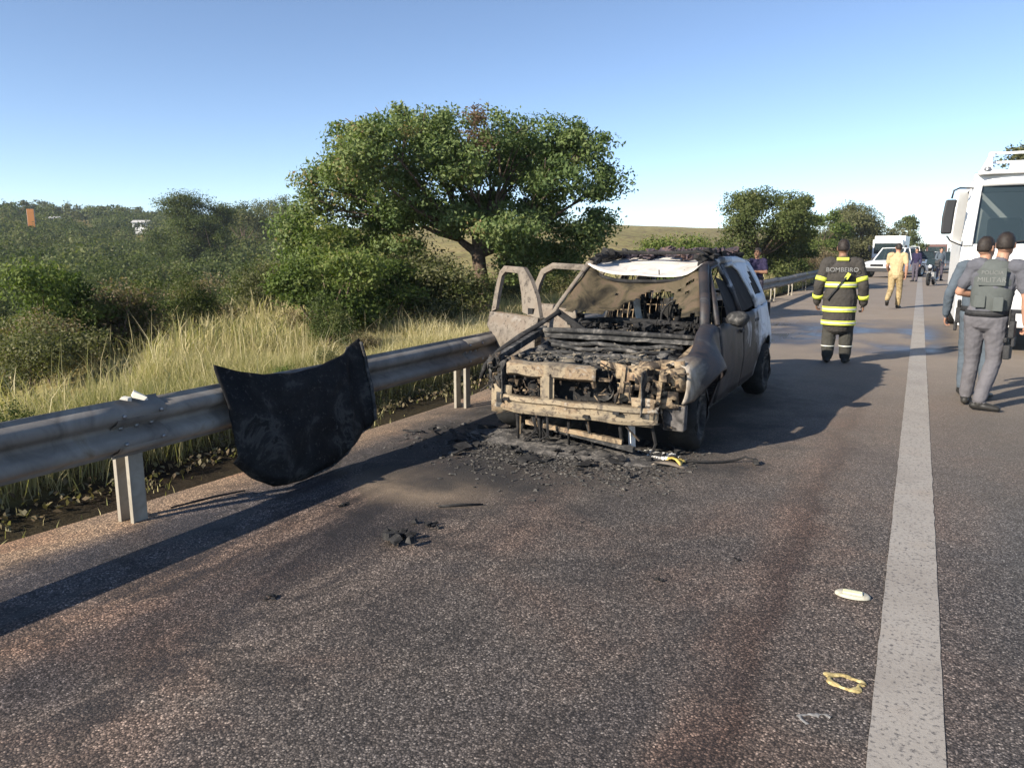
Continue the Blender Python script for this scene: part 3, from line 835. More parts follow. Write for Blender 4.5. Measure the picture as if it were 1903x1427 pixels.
tree('evergreen_tree', 1418, 33, 4.1, 3.5, M['leaf_dark'], 'dense dark green tree beside the guard rail above the burnt car roof end', 31, 'round', 26, 1300, .10, .14, .12, 18)
tree('evergreen_tree', 1468, 36, 4.2, 2.0, M['leaf_dark'], 'narrow dark green tree touching the right side of the dense dark tree', 32, 'round', 12, 700, .14, .1, .15, 12)
tree('round_tree', 1598, 78, 6.2, 6.2, M['leaf_olive'], 'large rounded olive brown tree behind the firefighter further along the road', 33, 'round', 30, 1200, .17, .22, .06, 16, tint=.62)
tree('bushy_tree', 1530, 62, 4.4, 3.4, M['leaf_bright'], 'yellow green bushy tree between the dense dark tree and the rounded olive tree', 34, 'round', 14, 500, .18, .14, .05, 12)
tree('conical_tree', 1682, 105, 7.2, 4.6, M['leaf_dark'], 'conical dark green tree above the pale box truck far along the road', 35, 'cone', 18, 500, .22, .18, .08, 12)
tree('roadside_tree', 1900, 60, 9.0, 5.0, M['leaf_olive'], 'tree top showing behind the light frame on the white lorry', 36, 'round', 14, 500, .22, .18, .3, 12)
tree('hilltop_tree', 362, 95, 11.2, 9.0, M['leaf_dark'], 'large rounded dark tree standing highest on the left skyline', 41, 'round', 30, 1500, .2, .2, .1, 16, dz=-.6)
tree('hilltop_tree', 405, 92, 8.8, 6.4, M['leaf_dark'], 'lower dark tree leaning against the right of the highest skyline tree', 42, 'round', 14, 900, .2, .16, .1, 14, dz=-.6)
for k, (u, r, h, w, lb) in enumerate([(455, 130, 10.0, 11, 'hazy green tree in the skyline clump left of the big tree, its left end'), (500, 138, 10.8, 11, 'tallest hazy green tree in the middle of the skyline clump left of the big tree'),
                                      (540, 128, 10.2, 10, 'hazy green tree in the skyline clump half behind the big tree crown')]):
    tree('skyline_tree', u, r, h, w, M['leaf_haze'], lb, 50 + k, 'round', 16, 700, .3, .25, .1, 14)
for k in range(16):
    u = -30 + k * 25 + random.uniform(-9, 9)
    tree('horizon_tree', u, random.uniform(250, 310), random.uniform(4.2, 6.5), random.uniform(3.5, 7), M['leaf_haze'], 'small tree on the far left skyline', 70 + k, 'flat', 7, 160, .45, .2, .4, 8, 'small trees on the far left skyline')

# tall verge scrub along the rail towards the far trees
rs = random.Random(9)
for k in range(34):
    yy = 22 + k * 1.7 + rs.uniform(-.6, .6)
    xx = -5.4 - rs.random() * 2.4 - .015 * k
    kind = rs.choices(['bright', 'olive', 'dry'], [4, 3, 3])[0]
    lab = {'bright': 'light green verge shrub behind the guard rail far along the road', 'olive': 'olive verge shrub behind the guard rail far along the road', 'dry': 'straw brown verge shrub behind the guard rail far along the road'}[kind]
    grp = {'bright': 'light green verge shrubs', 'olive': 'olive verge shrubs', 'dry': 'straw brown verge shrubs'}[kind]
    shrub(kind, xx, yy, rs.uniform(.8, 1.25) + .018 * k, None, lab, grp, 'verge_shrub', rs)

# ------------------------------------------------------------------ grass
def blades_mesh(name, bx, by, h, wd, tint, rng, mat, lean=.8):
    n = len(bx)
    bz = terrain(bx, by) - .02
    ang = rng.uniform(0, 2 * PI, n)
    dx, dy = np.cos(ang), np.sin(ang)
    la = rng.uniform(0, 2 * PI, n); ll = rng.uniform(.05, 1, n) * lean
    lx, ly = np.cos(la) * ll, np.sin(la) * ll
    v = np.empty((n, 5, 3))
    w = wd / 2
    v[:, 0] = np.stack([bx - dx * w, by - dy * w, bz], 1)
    v[:, 1] = np.stack([bx + dx * w, by + dy * w, bz], 1)
    mx, my, mz = bx + lx * h * .35, by + ly * h * .35, bz + h * .58
    v[:, 2] = np.stack([mx - dx * w * .8, my - dy * w * .8, mz], 1)
    v[:, 3] = np.stack([mx + dx * w * .8, my + dy * w * .8, mz], 1)
    v[:, 4] = np.stack([bx + lx * h, by + ly * h, bz + h * (1 - .25 * ll)], 1)
    me = bpy.data.meshes.new(name)
    me.vertices.add(n * 5); me.vertices.foreach_set('co', v.reshape(-1).astype(np.float32))
    b = (np.arange(n) * 5)[:, None]
    li = np.concatenate([b + 0, b + 1, b + 3, b + 2, b + 2, b + 3, b + 4], 1).reshape(-1).astype(np.int32)
    me.loops.add(n * 7); me.loops.foreach_set('vertex_index', li)
    me.polygons.add(n * 2)
    st = np.stack([np.arange(n) * 7, np.arange(n) * 7 + 4], 1).reshape(-1).astype(np.int32)
    me.polygons.foreach_set('loop_start', st)
    me.update(calc_edges=True)
    at = me.attributes.new('tint', 'FLOAT', 'POINT')
    at.data.foreach_set('value', np.clip(np.repeat(tint, 5), 0, 1).astype(np.float32))
    me.materials.append(mat)
    return me

def vnoise(x, y, s, seed):
    r2 = np.random.default_rng(seed); o = 0
    for k in range(5):
        a = r2.uniform(0, 6.28); f = s * r2.uniform(.6, 1.8)
        o = o + np.sin((x * math.cos(a) + y * math.sin(a)) * f + r2.uniform(0, 6.28))
    return o / 5

def grass():
    rng = np.random.default_rng(3)
    X, Y, Hh, Wd, T = [], [], [], [], []
    def band(n, x0, x1, y0, y1, h0, h1, w, t0, pw=1.0, clump=.5):
        yy = y0 + (y1 - y0) * rng.uniform(0, 1, n) ** pw
        xx = rng.uniform(x0, x1, n)
        # gather into tussocks
        cn = max(8, n // 26)
        ci = rng.integers(0, cn, n); cx = rng.uniform(x0, x1, cn); cy = y0 + (y1 - y0) * rng.uniform(0, 1, cn) ** pw
        m = rng.random(n) < clump
        xx[m] = cx[ci[m]] + rng.normal(0, .09, m.sum()); yy[m] = cy[ci[m]] + rng.normal(0, .09, m.sum())
        k = vnoise(xx, yy, .9, 4)
        g2 = vnoise(xx, yy, 1.6, 8)
        hh = rng.uniform(h0, h1, n) * (1 + .28 * g2)
        tt = t0 + .22 * k + rng.normal(0, .13, n)
        X.append(xx); Y.append(yy); Hh.append(hh); Wd.append(w * rng.uniform(.6, 1.3, n)); T.append(tt)
    band(120000, -11.2, -5.45, 1.0, 12, .16, .40, .0068, .64, 1.1, .6)       # straw grass close by
    band(52000, -6.3, -5.36, .3, 12, .2, .44, .0072, .52, 1.0, .7)        # greener tussocks along the rail
    band(60000, -11.2, -5.2, 10, 26, .22, .5, .012, .64, 1.2, .6)
    band(24000, -14, -8.2, 3, 30, .3, .7, .016, .6, 1.1)
    band(34000, -10.5, -4.95, 24, 80, .4, 1.0, .028, .60, 1.3)
    band(900, -5.3, -4.62, .5, 14, .04, .12, .009, .45, 1.0, .8)          # ragged weeds at the foot of the posts
    band(20000, -40, -12, 5, 60, .4, .9, .04, .6, 1.2)
    band(900, -8.2, -5.4, 1.5, 20, .6, .85, .006, .85, 1.1, .2)           # a few long seed stalks
    X, Y, Hh, Wd, T = (np.concatenate(a) for a in (X, Y, Hh, Wd, T))
    far = X < -11.9
    m = far | (X > verge(Y) - .35 + .3 * vnoise(X, Y, 2.2, 15)) | (rng.random(len(X)) < .05)
    X, Y, Hh, Wd, T = X[m], Y[m], Hh[m], Wd[m], T[m]
    o = link('grass', blades_mesh('grass', X, Y, Hh, Wd, T, rng, M['grass']))
    tag(o, 'tall dry straw and green grass growing on the verge behind the guard rail', 'grass', None, 'stuff')
    # fallen leaves and litter under the beam
    n = 3500
    px = rng.uniform(-5.75, -4.9, n); py = rng.uniform(.3, 12, n)
    c = np.stack([px, py, terrain(px, py) + rng.uniform(.02, .07, n)], 1)
    v, t = leaf_arrays(c, np.full(n, .05), rng.uniform(.3, 1, n), rng, 1.4, .6)
    o = link('leaf_litter', quads_mesh('leaf_litter', v, t, M['leaf_dry']))
    tag(o, 'dry leaf litter lying in the shade under the guard rail beam', 'litter', None, 'stuff')
grass()

# distant pale buildings and the orange panel beyond the scrub
def far_house(u, r, w, d, h, lab, rz):
    x, y = polar(u, r)
    e = empty('far_house', (x, y, float(terrain(x, y)) + 1.1), rz, lab, 'house')
    MB().box((0, 0, h / 2 - 1.5), (w, d, h + 3)).build('wall', M['white_paint'], e)
    MB().prism([(-d / 2 - .3, h), (d / 2 + .3, h), (0, h + d * .22)], w + .6, (-w / 2 - .3, 0, 0.01), ((0, 1, 0), (0, 0, 1), (1, 0, 0))).build('roof', plain('pale_roof_sheet', (.5, .48, .45), .6), e)
    for i in (-1, 1):
        MB().box((i * w * .22, -d / 2 - .03, h * .55), (.9, .05, .9)).build('window', M['black_plastic'], e)
far_house(268, 215, 3.6, 3, 1.6, 'small pale house among trees below the highest skyline tree', .6)
far_house(106, 225, 2.4, 2.4, 1.4, 'small pale house near the orange panel on the left skyline', .8)
x, y = polar(64, 180)
e = empty('orange_sign', (x, y, float(terrain(x, y)) + 2.5), R(52), 'small upright orange panel far away beyond the scrub at the left', 'sign')
MB().box((0, 0, 2.2), (1.2, .15, 3.6)).build('panel', plain('orange_paint', (.75, .28, .07), .5), e, bevel=.03)
for i in (-1, 1): MB().tube([(i * .6, .15, -3.5), (i * .6, .15, 3.9)], .07, 8).build('post', M['steel'], e)

# ------------------------------------------------------------------ air
def haze():
    m = bpy.data.materials.new('pale_air'); m.use_nodes = True
    nt = m.node_tree; nt.nodes.remove(nt.nodes['Principled BSDF'])
    pv = nt.nodes.new('ShaderNodeVolumePrincipled')
    pv.inputs['Color'].default_value = (.80, .88, 1.0, 1)
    pv.inputs['Density'].default_value = .0003
    pv.inputs['Anisotropy'].default_value = .1
    nt.links.new(pv.outputs[0], nt.nodes['Material Output'].inputs['Volume'])
    o = MB().box((-100, 1150, 16), (3200, 2900, 52)).build('haze', m)
    tag(o, None, None, None, 'stuff'); o['label'] = 'thin pale air over the whole scene'
haze()

# ------------------------------------------------------------------ the burnt car
# car space: +x to the car's left flank (towards the lane), +y rearwards from the front axle, z up
CX, CY = -2.36, 6.0
car = empty('burnt_car', (CX, CY, 0), 0, 'burnt-out five-door SUV without bonnet or bumper, two doors hanging open against the rail', 'car')
WB = 2.78
AR = .40
def sw(y, z):
    w = .825 + .055 * math.sin(PI * min(1, max(0, (z - .15) / .95)))
    for yc in (0, WB):
        w += (.19 if yc == 0 else .045) * math.exp(-((y - yc) / .40) ** 2) * math.exp(-((z - .62) / .22) ** 2)
    if y < -.25: w -= .20 * ((-.25 - y) / .5) ** 2
    if y > 3.0: w -= .16 * ((y - 3.0) / .6) ** 2
    return w
def zbot(y):
    b = .27 if y > -.3 else .46
    for yc in (0, WB):
        dy = abs(y - yc)
        if dy < AR: b = max(b, .27 + math.sqrt(AR * AR - dy * dy))
    return b
def zbelt(y):
    if y < .62: return lerp(.70, .95, float(ss(-.78, .62, y)))
    return .95 + .07 * (y - .62) / 2.8
def dent(p, amp=.010, s=5.0):
    n = mnoise.noise_vector(Vector(p) * s)
    return (p[0] + n.x * amp, p[1] + n.y * amp * .5, p[2] + n.z * amp)
def flank(y0, y1, side, ny=16, nz=9, top=None, flange=None, amp=.014):
    P = []
    for i in range(ny + 1):
        y = lerp(y0, y1, i / ny)
        b, t = zbot(y), (top(y) if top else zbelt(y))
        row = []
        for j in range(nz + 1):
            z = lerp(b, t, j / nz)
            row.append(dent((side * sw(y, z), y, z), amp))
        if flange:
            for q, dz in ((.05, .018), (.11, .02), (.13, -.03)):
                row.append(dent((side * (sw(y, t) - q), y, t + dz), amp))
        P.append(row)
    mb = MB(); mb.grid(P); return mb

# left flank (towards the lane)
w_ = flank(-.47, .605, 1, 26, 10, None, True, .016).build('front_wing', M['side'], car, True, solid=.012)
w_['label'] = 'pale-nosed bulging front wing'
# torn front edge of the wing, curled in towards the lamp opening
mb = MB(); mb.grid([[dent((sw(-.47, z) - q * .8, -.47 - .05 * math.sin(q * 9) - .03 * math.sin(z * 30), z - q * .15), .022, 7) for z in (.56, .62, .68, .74, .79)] for q in (0, .04, .08, .12)], lambda i, j: (i, j) in ((2, 0), (2, 1), (2, 3)))
mb.build('wing_edge', M['ash_tan'], car, True, solid=.008)
fd = flank(.62, 1.60, 1, 14, 9).build('front_door', M['side'], car, True, solid=.03)
rd = flank(1.615, WB - .30, 1, 14, 9).build('rear_door', M['side'], car, True, solid=.03)
flank(WB - .285, 3.52, 1, 20, 9).build('rear_quarter', M['side'], car, True, solid=.014)
def roof_z(y): return 1.47 + .03 * math.sin(PI * min(1, max(0, (y - 1.1) / 2.2)))
def glassline(y, z, side):          # tumblehome from belt to roof
    t = min(1, max(0, (z - zbelt(y)) / (roof_z(y) - zbelt(y))))
    return side * lerp(sw(y, zbelt(y)) - .015, .575, t ** 1.25)
def pillar(name, pts, w, parent, mat, side, th=.05):
    mb = MB()
    for a, b in zip(pts[:-1], pts[1:]):
        pa = (glassline(a[0], a[1], side), a[0], a[1]); pb = (glassline(b[0], b[1], side), b[0], b[1])
        mb.bar(pa, pb, th, w, (0, 1, .3))
    return mb.rough(.006, 7).build(name, mat, parent, bevel=.008)
for side, mt in ((1, M['side']), (-1, M['rust_panel'])):
    mb = MB()
    mb.tube([(side * .755, .56, .93), (side * .70, .76, 1.13), (side * .615, 1.02, 1.37), (side * .585, 1.15, 1.46)], [(.045, .03) if side > 0 else (.026, .018)] * 4, 8)
    mb.rough(.012, 5).build('windscreen_pillar', M['rust_panel'] if side < 0 else mt, car, True)
    mb = MB(); mb.tube([(side * .585, 1.15, 1.455), (side * .58, 1.8, roof_z(1.8)), (side * .57, 2.6, roof_z(2.6)), (side * .55, 3.3, 1.44)], [(.04, .045)] * 4, 8)
    mb.rough(.01, 5).build('roof_side_rail', mt, car, True)
    pillar('centre_pillar', [(1.62, .95), (1.66, 1.2), (1.72, 1.46)], .07, car, mt, side)
# window frames and quarter of the closed side
def wframe(name, pts, parent_o, mat, side, w=.045):
    mb = MB()
    P = [(glassline(y, z, side) + side * .012, y, z) for y, z in pts]
    mb.tube(P, [(w * .55, w * .4)] * len(P), 6)
    return mb.rough(.006, 8).build(name, mat, parent_o, True)
wframe('window_frame', [(.66, .96), (.90, 1.2), (1.10, 1.38), (1.22, 1.435), (1.58, 1.46), (1.60, 1.2), (1.58, .98)], fd, M['side'], 1)
wframe('window_frame', [(1.66, .99), (1.68, 1.2), (1.74, 1.45), (2.15, 1.465), (2.34, 1.40), (2.42, 1.2), (2.46, 1.02)], rd, M['side'], 1)
def pane(name, quad, parent_o, side=1):  # black sheets added in the side windows to stand for the dark cabin
    mb = MB(); P = []
    for t in np.linspace(0, 1, 6):
        row = []
        for q in np.linspace(0, 1, 6):
            y = lerp(lerp(quad[0][0], quad[1][0], t), lerp(quad[3][0], quad[2][0], t), q); z = lerp(lerp(quad[0][1], quad[1][1], t), lerp(quad[3][1], quad[2][1], t), q)
            row.append((glassline(y, z, side) - side * .004, y, z))
        P.append(row)
    mb.grid(P); return mb.build(name, M['pane_black'], parent_o, True)
pane('dark_window_fill', [(1.68, .99), (2.44, 1.02), (2.30, 1.42), (1.75, 1.45)], rd)
pane('dark_window_fill', [(2.54, 1.06), (3.0, 1.06), (3.0, 1.40), (2.54, 1.42)], car)
pane('dark_window_fill', [(1.10, .97), (1.58, .98), (1.60, 1.30), (1.30, 1.36)], fd)
def upper_quarter(side, mat):
    P = []
    ys = np.linspace(2.36, 3.50, 15); zs = np.linspace(0, 1, 9)
    for y in ys:
        row = []
        for t in zs:
            z = lerp(zbelt(y), roof_z(y) - (.0 if y < 3.1 else .35 * ((y - 3.1) / .4) ** 2), t)
            yy = y + (.10 * (1 - t) if y < 2.5 else 0)
            row.append((glassline(yy, z, side), yy, z))
        P.append(row)
    mb = MB()
    def skip(i, j):
        y = ys[i]; return 2.56 < y < 2.98 and 2 <= j <= 6 and (y - 2.52) * 9 + 2 > j - 1
    mb.grid(P, skip)
    return mb.rough(.006, 6).build('upper_quarter', mat, car, True, solid=.016)
upper_quarter(1, M['side'])
upper_quarter(-1, M['rust_panel'])
# burnt mirror drooping on the front door
mb = MB()
mb.lathe([(.0, -.085), (.05, -.075), (.085, -.02), (.09, .03), (.07, .075), (.0, .085)], (0, 0, 0), 'y', 14)
mb.v = [(x * 1.15, y, z * .85) for x, y, z in mb.v]
mb.rough(.02, 9)
mm = mb.build('door_mirror', M['soot_grey'], fd, True, loc=(.97, .86, 1.0))
MB().box((.90, .84, .985), (.10, .05, .05)).rough(.01, 12).build('mirror_stalk', M['soot'], fd)
MB().box((.905, 1.46, .84), (.02, .16, .03)).build('door_handle', M['soot_grey'], fd, bevel=.006)
MB().box((.885, 2.28, .88), (.02, .16, .03)).build('door_handle', M['soot_grey'], rd, bevel=.006)

# right flank (towards the rail): sill and rear quarter remain, doors swung open, wing gone
flank(WB - .285, 3.52, -1, 18, 8).build('rear_quarter', M['rust_panel'], car, True, solid=.014)
for side in (-1, 1):
    mb = MB(); mb.box((side * .76, 1.35, .29), (.14, 1.95, .12)); mb.rough(.01, 4).build('sill', M['soot_grey'], car, bevel=.01)
def open_door(name, hx, hy, ang, L, z0, z1, front, label):
    """a door in its own frame: x along the door from the hinge, y outwards, z up"""
    e = bpy.data.objects.new(name, None); COL.objects.link(e); e.parent = car; e['label'] = label
    e.location = (hx, hy, 0); e.rotation_euler = (0, 0, R(90 + ang))
    curve = lambda z: .05 * math.sin(PI * (z - z0) / (z1 - z0)) 
    nx, nz = 14, 10
    P = []
    for i in range(nx + 1):
        t = i / nx; row = []
        zb = z0 + (.50 * max(0, (t - .38) / .62) ** 1.1 if front else .42 * max(0, (t - .40) / .60) ** .8)
        for j in range(nz + 1):
            z = lerp(zb, z1, j / nz)
            row.append(dent((t * L, curve(z), z), .012, 4))
        P.append(row)
    MB().grid(P).build('outer_skin', M['rust_panel'], e, True, solid=.012)
    # inner stamping with its openings
    def hole(i, j):
        t = (i + .5) / nx; q = (j + .5) / nz
        return (.18 < t < .46 and .28 < q < .72) or (.58 < t < .82 and .45 < q < .75)
    P2 = [[(p[0], p[1] - .075 + .012 * mnoise.noise(Vector(p) * 6), p[2]) for p in row] for row in P]
    MB().grid(P2, hole).build('inner_panel', M['rust_panel'], e, True, solid=.008)
    mb = MB()
    mb.grid([P[0], P2[0]]); mb.grid([P[-1], P2[-1]]); mb.grid([[r[0] for r in P], [r[0] for r in P2]]); mb.grid([[r[-1] for r in P], [r[-1] for r in P2]])
    mb.build('edge_flange', M['ash_tan'], e, True)
    top = 1.43
    if front:
        O = [(.0, z1 - .01), (.12, 1.14), (.30, 1.32), (.46, top), (L - .10, top + .01), (L - .02, top - .05), (L, 1.2), (L, z1 - .01)]
        I = [(.34, z1 + .03), (.42, 1.16), (.50, 1.29), (.56, top - .06), (L - .14, top - .055), (L - .085, top - .10), (L - .075, 1.2), (L - .075, z1 + .03)]
    else:
        O = [(.0, z1 - .01), (.0, 1.2), (.01, top - .03), (.07, top + .02), (L * .70, top + .03), (L * .92, top - .05), (L, 1.2), (L + .01, z1 - .01)]
        I = [(.075, z1 + .03), (.075, 1.2), (.08, top - .07), (.11, top - .04), (L * .66, top - .035), (L * .84, top - .10), (L - .09, 1.2), (L - .08, z1 + .03)]
    def tilt(z): return .10 * ((z - z1) / (top - z1))       # leans inward at the top
    mb = MB()
    ring = []
    for (ox, oz), (ix, iz) in zip(O, I):
        ring.append([dent((ox, -.015 - tilt(oz), oz), .008, 7), dent(((ox + ix) / 2, -.005 - tilt((oz + iz) / 2), (oz + iz) / 2), .008, 7), dent((ix, -.02 - tilt(iz), iz), .008, 7), (ix, -.06 - tilt(iz), iz), (ox, -.06 - tilt(oz), oz), (ox, -.016 - tilt(oz), oz)])
    mb.grid(ring)
    mb.build('window_frame', M['rust_panel'], e, True, angle=30)
    if front:
        mb = MB(); mb.box((.16, -.03, 1.0), (.10, .06, .06)); mb.rough(.015, 9).build('mirror_stub', M['soot'], e)
    MB().box((.02, -.05, (z0 + z1) / 2 + .18), (.05, .06, .07)).box((.02, -.05, z0 + .16), (.05, .06, .07)).build('hinge', M['soot_grey'], e)
    return e
open_door('front_door', -.90, .66, 60, .95, .30, .95, True, 'rust brown front door hanging open against the rail')
open_door('rear_door', -.90, 1.66, 62, .93, .40, .99, False, 'pale burnt rear door hanging open behind the front one')

# roof skin, sagged at the front where the fire was hottest
P = []
for y in list(np.linspace(1.10, 3.34, 26)):
    row = []
    for x in np.linspace(-.575, .575, 19):
        z = roof_z(y) + .035 * (1 - (x / .575) ** 2)
        sag = .155 * math.exp(-((y - 1.05) / .62) ** 2) * (1 - (x / .585) ** 4) * (1.0 + .18 * x)
        row.append(dent((x, y, z - sag + .012), .014, 3.2))
    P.append(row)
MB().grid(P).build('roof', M['roof_ash'], car, True, solid=.006)
mb = MB(); mb.tube([(x, 1.12 + .03 * abs(x), 1.455 - .15 * (1 - (x / .6) ** 4)) for x in np.linspace(-.57, .57, 9)], .022, 6)
mb.rough(.012, 6).build('header_rail', M['soot'], car, True)
# roof bars and what was carried on them, charred
for s in (-1, 1):
    mb = MB(); mb.tube([(s * .53, 1.18, 1.47), (s * .53, 1.30, 1.535), (s * .53, 1.7, 1.555), (s * .53, 2.4, 1.56), (s * .53, 2.9, 1.55), (s * .53, 3.08, 1.50)], [.025, .032, .03, .034, .03, .022], 7)
    rr = random.Random(3 + s)
    for k in range(34): mb.chunk((s * .53 + rr.uniform(-.05, .05), rr.uniform(1.2, 3.0), 1.55 + rr.uniform(-.04, .045)), (rr.uniform(.04, .1), rr.uniform(.05, .14), rr.uniform(.03, .08)), rr)
    mb.rough(.014, 14).build('roof_bar', M['soot'], car)
for y in (1.62, 2.5):
    mb = MB(); mb.tube([(-.56, y, 1.585), (-.2, y + .02, 1.575), (.2, y - .01, 1.58), (.56, y, 1.59)], .02, 6); mb.rough(.012, 8).build('cross_bar', M['soot'], car)
mb = MB(); rr = random.Random(12)
for k in range(240):
    x = rr.uniform(-.52, .55); y = rr.uniform(1.75, 2.95)
    mb.chunk((x, y, 1.535 + rr.uniform(-.02, .07) * (1.1 if x > -.2 else .5)), (rr.uniform(.02, .13), rr.uniform(.02, .16), rr.uniform(.015, .07)), rr)
for k in range(14):
    x = rr.uniform(-.4, .4); y = rr.uniform(1.8, 2.8)
    mb.tube([(x, y, 1.54), (x + rr.uniform(-.2, .2), y + rr.uniform(-.1, .1), 1.60), (x + rr.uniform(-.4, .4), y + rr.uniform(-.2, .2), 1.55)], .006, 5)
o = mb.build('charred_roof_load', mottled('charred_load', [(.3, (.012, .011, .014)), (.5, (.05, .042, .055)), (.66, (.16, .10, .08)), (.8, (.34, .33, .36))], 14, .9, 0, .4, 50, .006), car); o['kind'] = 'stuff'

# windscreen: the sooty laminate still hanging, torn open low down
P = []
for a in np.linspace(0, 1, 34):
    row = []
    x = lerp(-.70, .70, a)
    for t in np.linspace(0, 1, 17):
        y = lerp(.60, 1.13, t); z = lerp(1.00, 1.425 - .13 * (1 - (x / .6) ** 4 if abs(x) < .6 else 0), t)
        xx = x * lerp(1.0, .83, t)
        b = .05 * math.sin(PI * a) * math.sin(PI * t)
        row.append(dent((xx, y + b * 1.2, z - b * .5), .018, 5))
    P.append(row)
def torn(i, j):
    a = i / 33; t = j / 16
    c = .62; hgt = .72 * max(0, 1 - ((a - c) / .24) ** 2) ** .8 + .10 * mnoise.noise(Vector((a * 22, 1.3, 0))) + .06
    if t < hgt: return True
    return mnoise.noise(Vector((a * 13, t * 9, 4.2))) > .46 and a > .28
MB().grid(P, torn).build('windscreen', M['glass_soot'], car, True, solid=.004)

# scuttle, bulkhead, floor
mb = MB(); mb.grid([[dent((x, y, z), .012, 6) for x in np.linspace(-.74, .74, 20)] for y, z in ((.40, .80), (.46, .855), (.54, .865), (.58, .82), (.60, .74))])
mb.build('scuttle_panel', M['soot_grey'], car, True, solid=.01)
mb = MB(); mb.tube([(-.73, .43, .86), (-.3, .42, .875), (.2, .425, .87), (.74, .44, .86)], [.026, .022, .024, .022], 7); mb.rough(.008, 9).build('wiper_beam', M['soot_grey'], car, True)
MB().box((0, .66, .55), (1.46, .03, .5)).rough(.02, 4).build('bulkhead', M['soot'], car)
MB().box((0, 2.0, .30), (1.5, 2.8, .05)).rough(.015, 3).build('floor_pan', M['soot'], car)
mb = MB(); mb.tube([(-.70, .92, .90), (-.2, .94, .93), (.3, .93, .92), (.70, .92, .90)], .032, 8); mb.rough(.01, 6).build('dashboard_beam', M['soot'], car, True)
mb = MB(); mb.tube([(.36, .95, .90), (.37, 1.12, .96)], .03, 8)
ring = [(.37 + .18 * math.cos(a), 1.13 + .05 * math.sin(a), .97 + .17 * math.sin(a)) for a in np.linspace(0, 2 * PI, 18)]
mb.tube(ring, .012, 6, False); mb.build('steering_wheel', M['soot'], car, True)
mb = MB(); rr = random.Random(4)
for k in range(420):
    q = rr.random() ** 2; mb.chunk((rr.uniform(-.62, .66), rr.uniform(.74, 1.0), rr.uniform(.60, .93)), (.012 + .13 * q, .012 + .07 * q, .012 + .07 * q * rr.random()), rr)
for k in range(60):
    x = rr.uniform(-.6, .6); mb.tube([(x, rr.uniform(.8, 1), rr.uniform(.75, .98)), (x + rr.uniform(-.1, .1), .9, rr.uniform(.6, .8)), (x + rr.uniform(-.15, .15), .95, .55)], .007, 5)
mb.build('dashboard_remains', M['soot'], car)['kind'] = 'stuff'
# seat frames with their springs
def seat(x, y, w=.46):
    e = bpy.data.objects.new('seat', None); COL.objects.link(e); e.parent = car; e.location = (x, y, 0)
    mb = MB(); mb.tube([(-w / 2, 0, .50), (-w / 2, .10, .85), (-w * .42, .16, 1.10), (-w * .25, .18, 1.15), (w * .25, .18, 1.15), (w * .42, .16, 1.10), (w / 2, .10, .85), (w / 2, 0, .50)], .017, 7)
    mb.tube([(-w / 2, 0, .5), (-w / 2, -.42, .5), (w / 2, -.42, .5), (w / 2, 0, .5)], .016, 6)
    mb.build('seat_frame', M['soot_grey'], e, True)
    mb = MB()
    for i in range(8):
        xx = -w / 2 + w * (i + .5) / 8
        mb.tube([(xx, .02, .54), (xx + .012, .07, .72), (xx - .01, .12, .92), (xx, .165, 1.12)], .0055, 5)
    for zz in (.66, .82, .98): mb.tube([(-w / 2, .06 + (zz - .6) * .2, zz), (w / 2, .06 + (zz - .6) * .2, zz)], .005, 5)
    mb.build('spring', M['ash_tan'], e)
    for sx in (-.06, .06): MB().tube([(sx, .18, 1.12), (sx, .185, 1.27)], .007, 6).build('headrest_post', M['steel'], e, True)
    return e
seat(-.36, 1.55); seat(.36, 1.55); seat(-.34, 2.45, .60); seat(.34, 2.45, .60)
# pale strip of unburnt trim and lining seen through the cabin
mb = MB(); mb.grid([[dent((-.20 + .03 * t, 1.42 + .05 * t, lerp(1.12, .86, t)), .012) for t in np.linspace(0, 1, 6)], [dent((-.13 + .03 * t, 1.42 + .05 * t, lerp(1.12, .86, t)), .012) for t in np.linspace(0, 1, 6)]])
mb.build('hanging_trim', M['white_ash'], car, True, solid=.008)
# charred inside faces of the rear body, and what is left hanging in the cabin
for side in (-1, 1):
    P = []
    for y in np.linspace(2.42, 3.46, 12):
        P.append([dent((side * (sw(y, z) - .045 if z < zbelt(y) else abs(glassline(y, z, 1)) - .045), y, z), .010) for z in (.35, .55, .75, .92, 1.04)])
    MB().grid(P).build('quarter_lining', M['soot'], car, True, solid=.006)
MB().grid([[dent((x, 3.44, z), .01) for z in np.linspace(.40, 1.0, 6)] for x in np.linspace(-.70, .70, 12)]).build('tailgate_lining', M['soot'], car, True, solid=.006)
MB().grid([[dent((x, y, roof_z(y) - .045 - .02 * math.sin(x * 9 + y * 5)), .02, 6) for x in np.linspace(-.54, .54, 12)] for y in np.linspace(2.05, 3.2, 12)], lambda i, j: mnoise.noise(Vector((i * .5, j * .5, 3))) > .25).build('roof_lining', M['soot'], car, True, solid=.005)
mb = MB(); r6 = random.Random(66)
for k in range(70):
    x, y = r6.uniform(-.58, .58), r6.uniform(1.2, 2.6)
    if r6.random() < .5: mb.tube([(x, y, 1.42), (x + r6.uniform(-.06, .06), y + r6.uniform(-.1, .1), 1.25), (x + r6.uniform(-.12, .12), y + r6.uniform(-.1, .1), r6.uniform(.85, 1.15))], .006, 5)
    else: mb.chunk((x, y, r6.uniform(.45, .95)), (r6.uniform(.04, .25), r6.uniform(.04, .2), r6.uniform(.04, .16)), r6)
o = mb.rough(.012, 9).build('cabin_debris', M['soot'], car); o['kind'] = 'stuff'
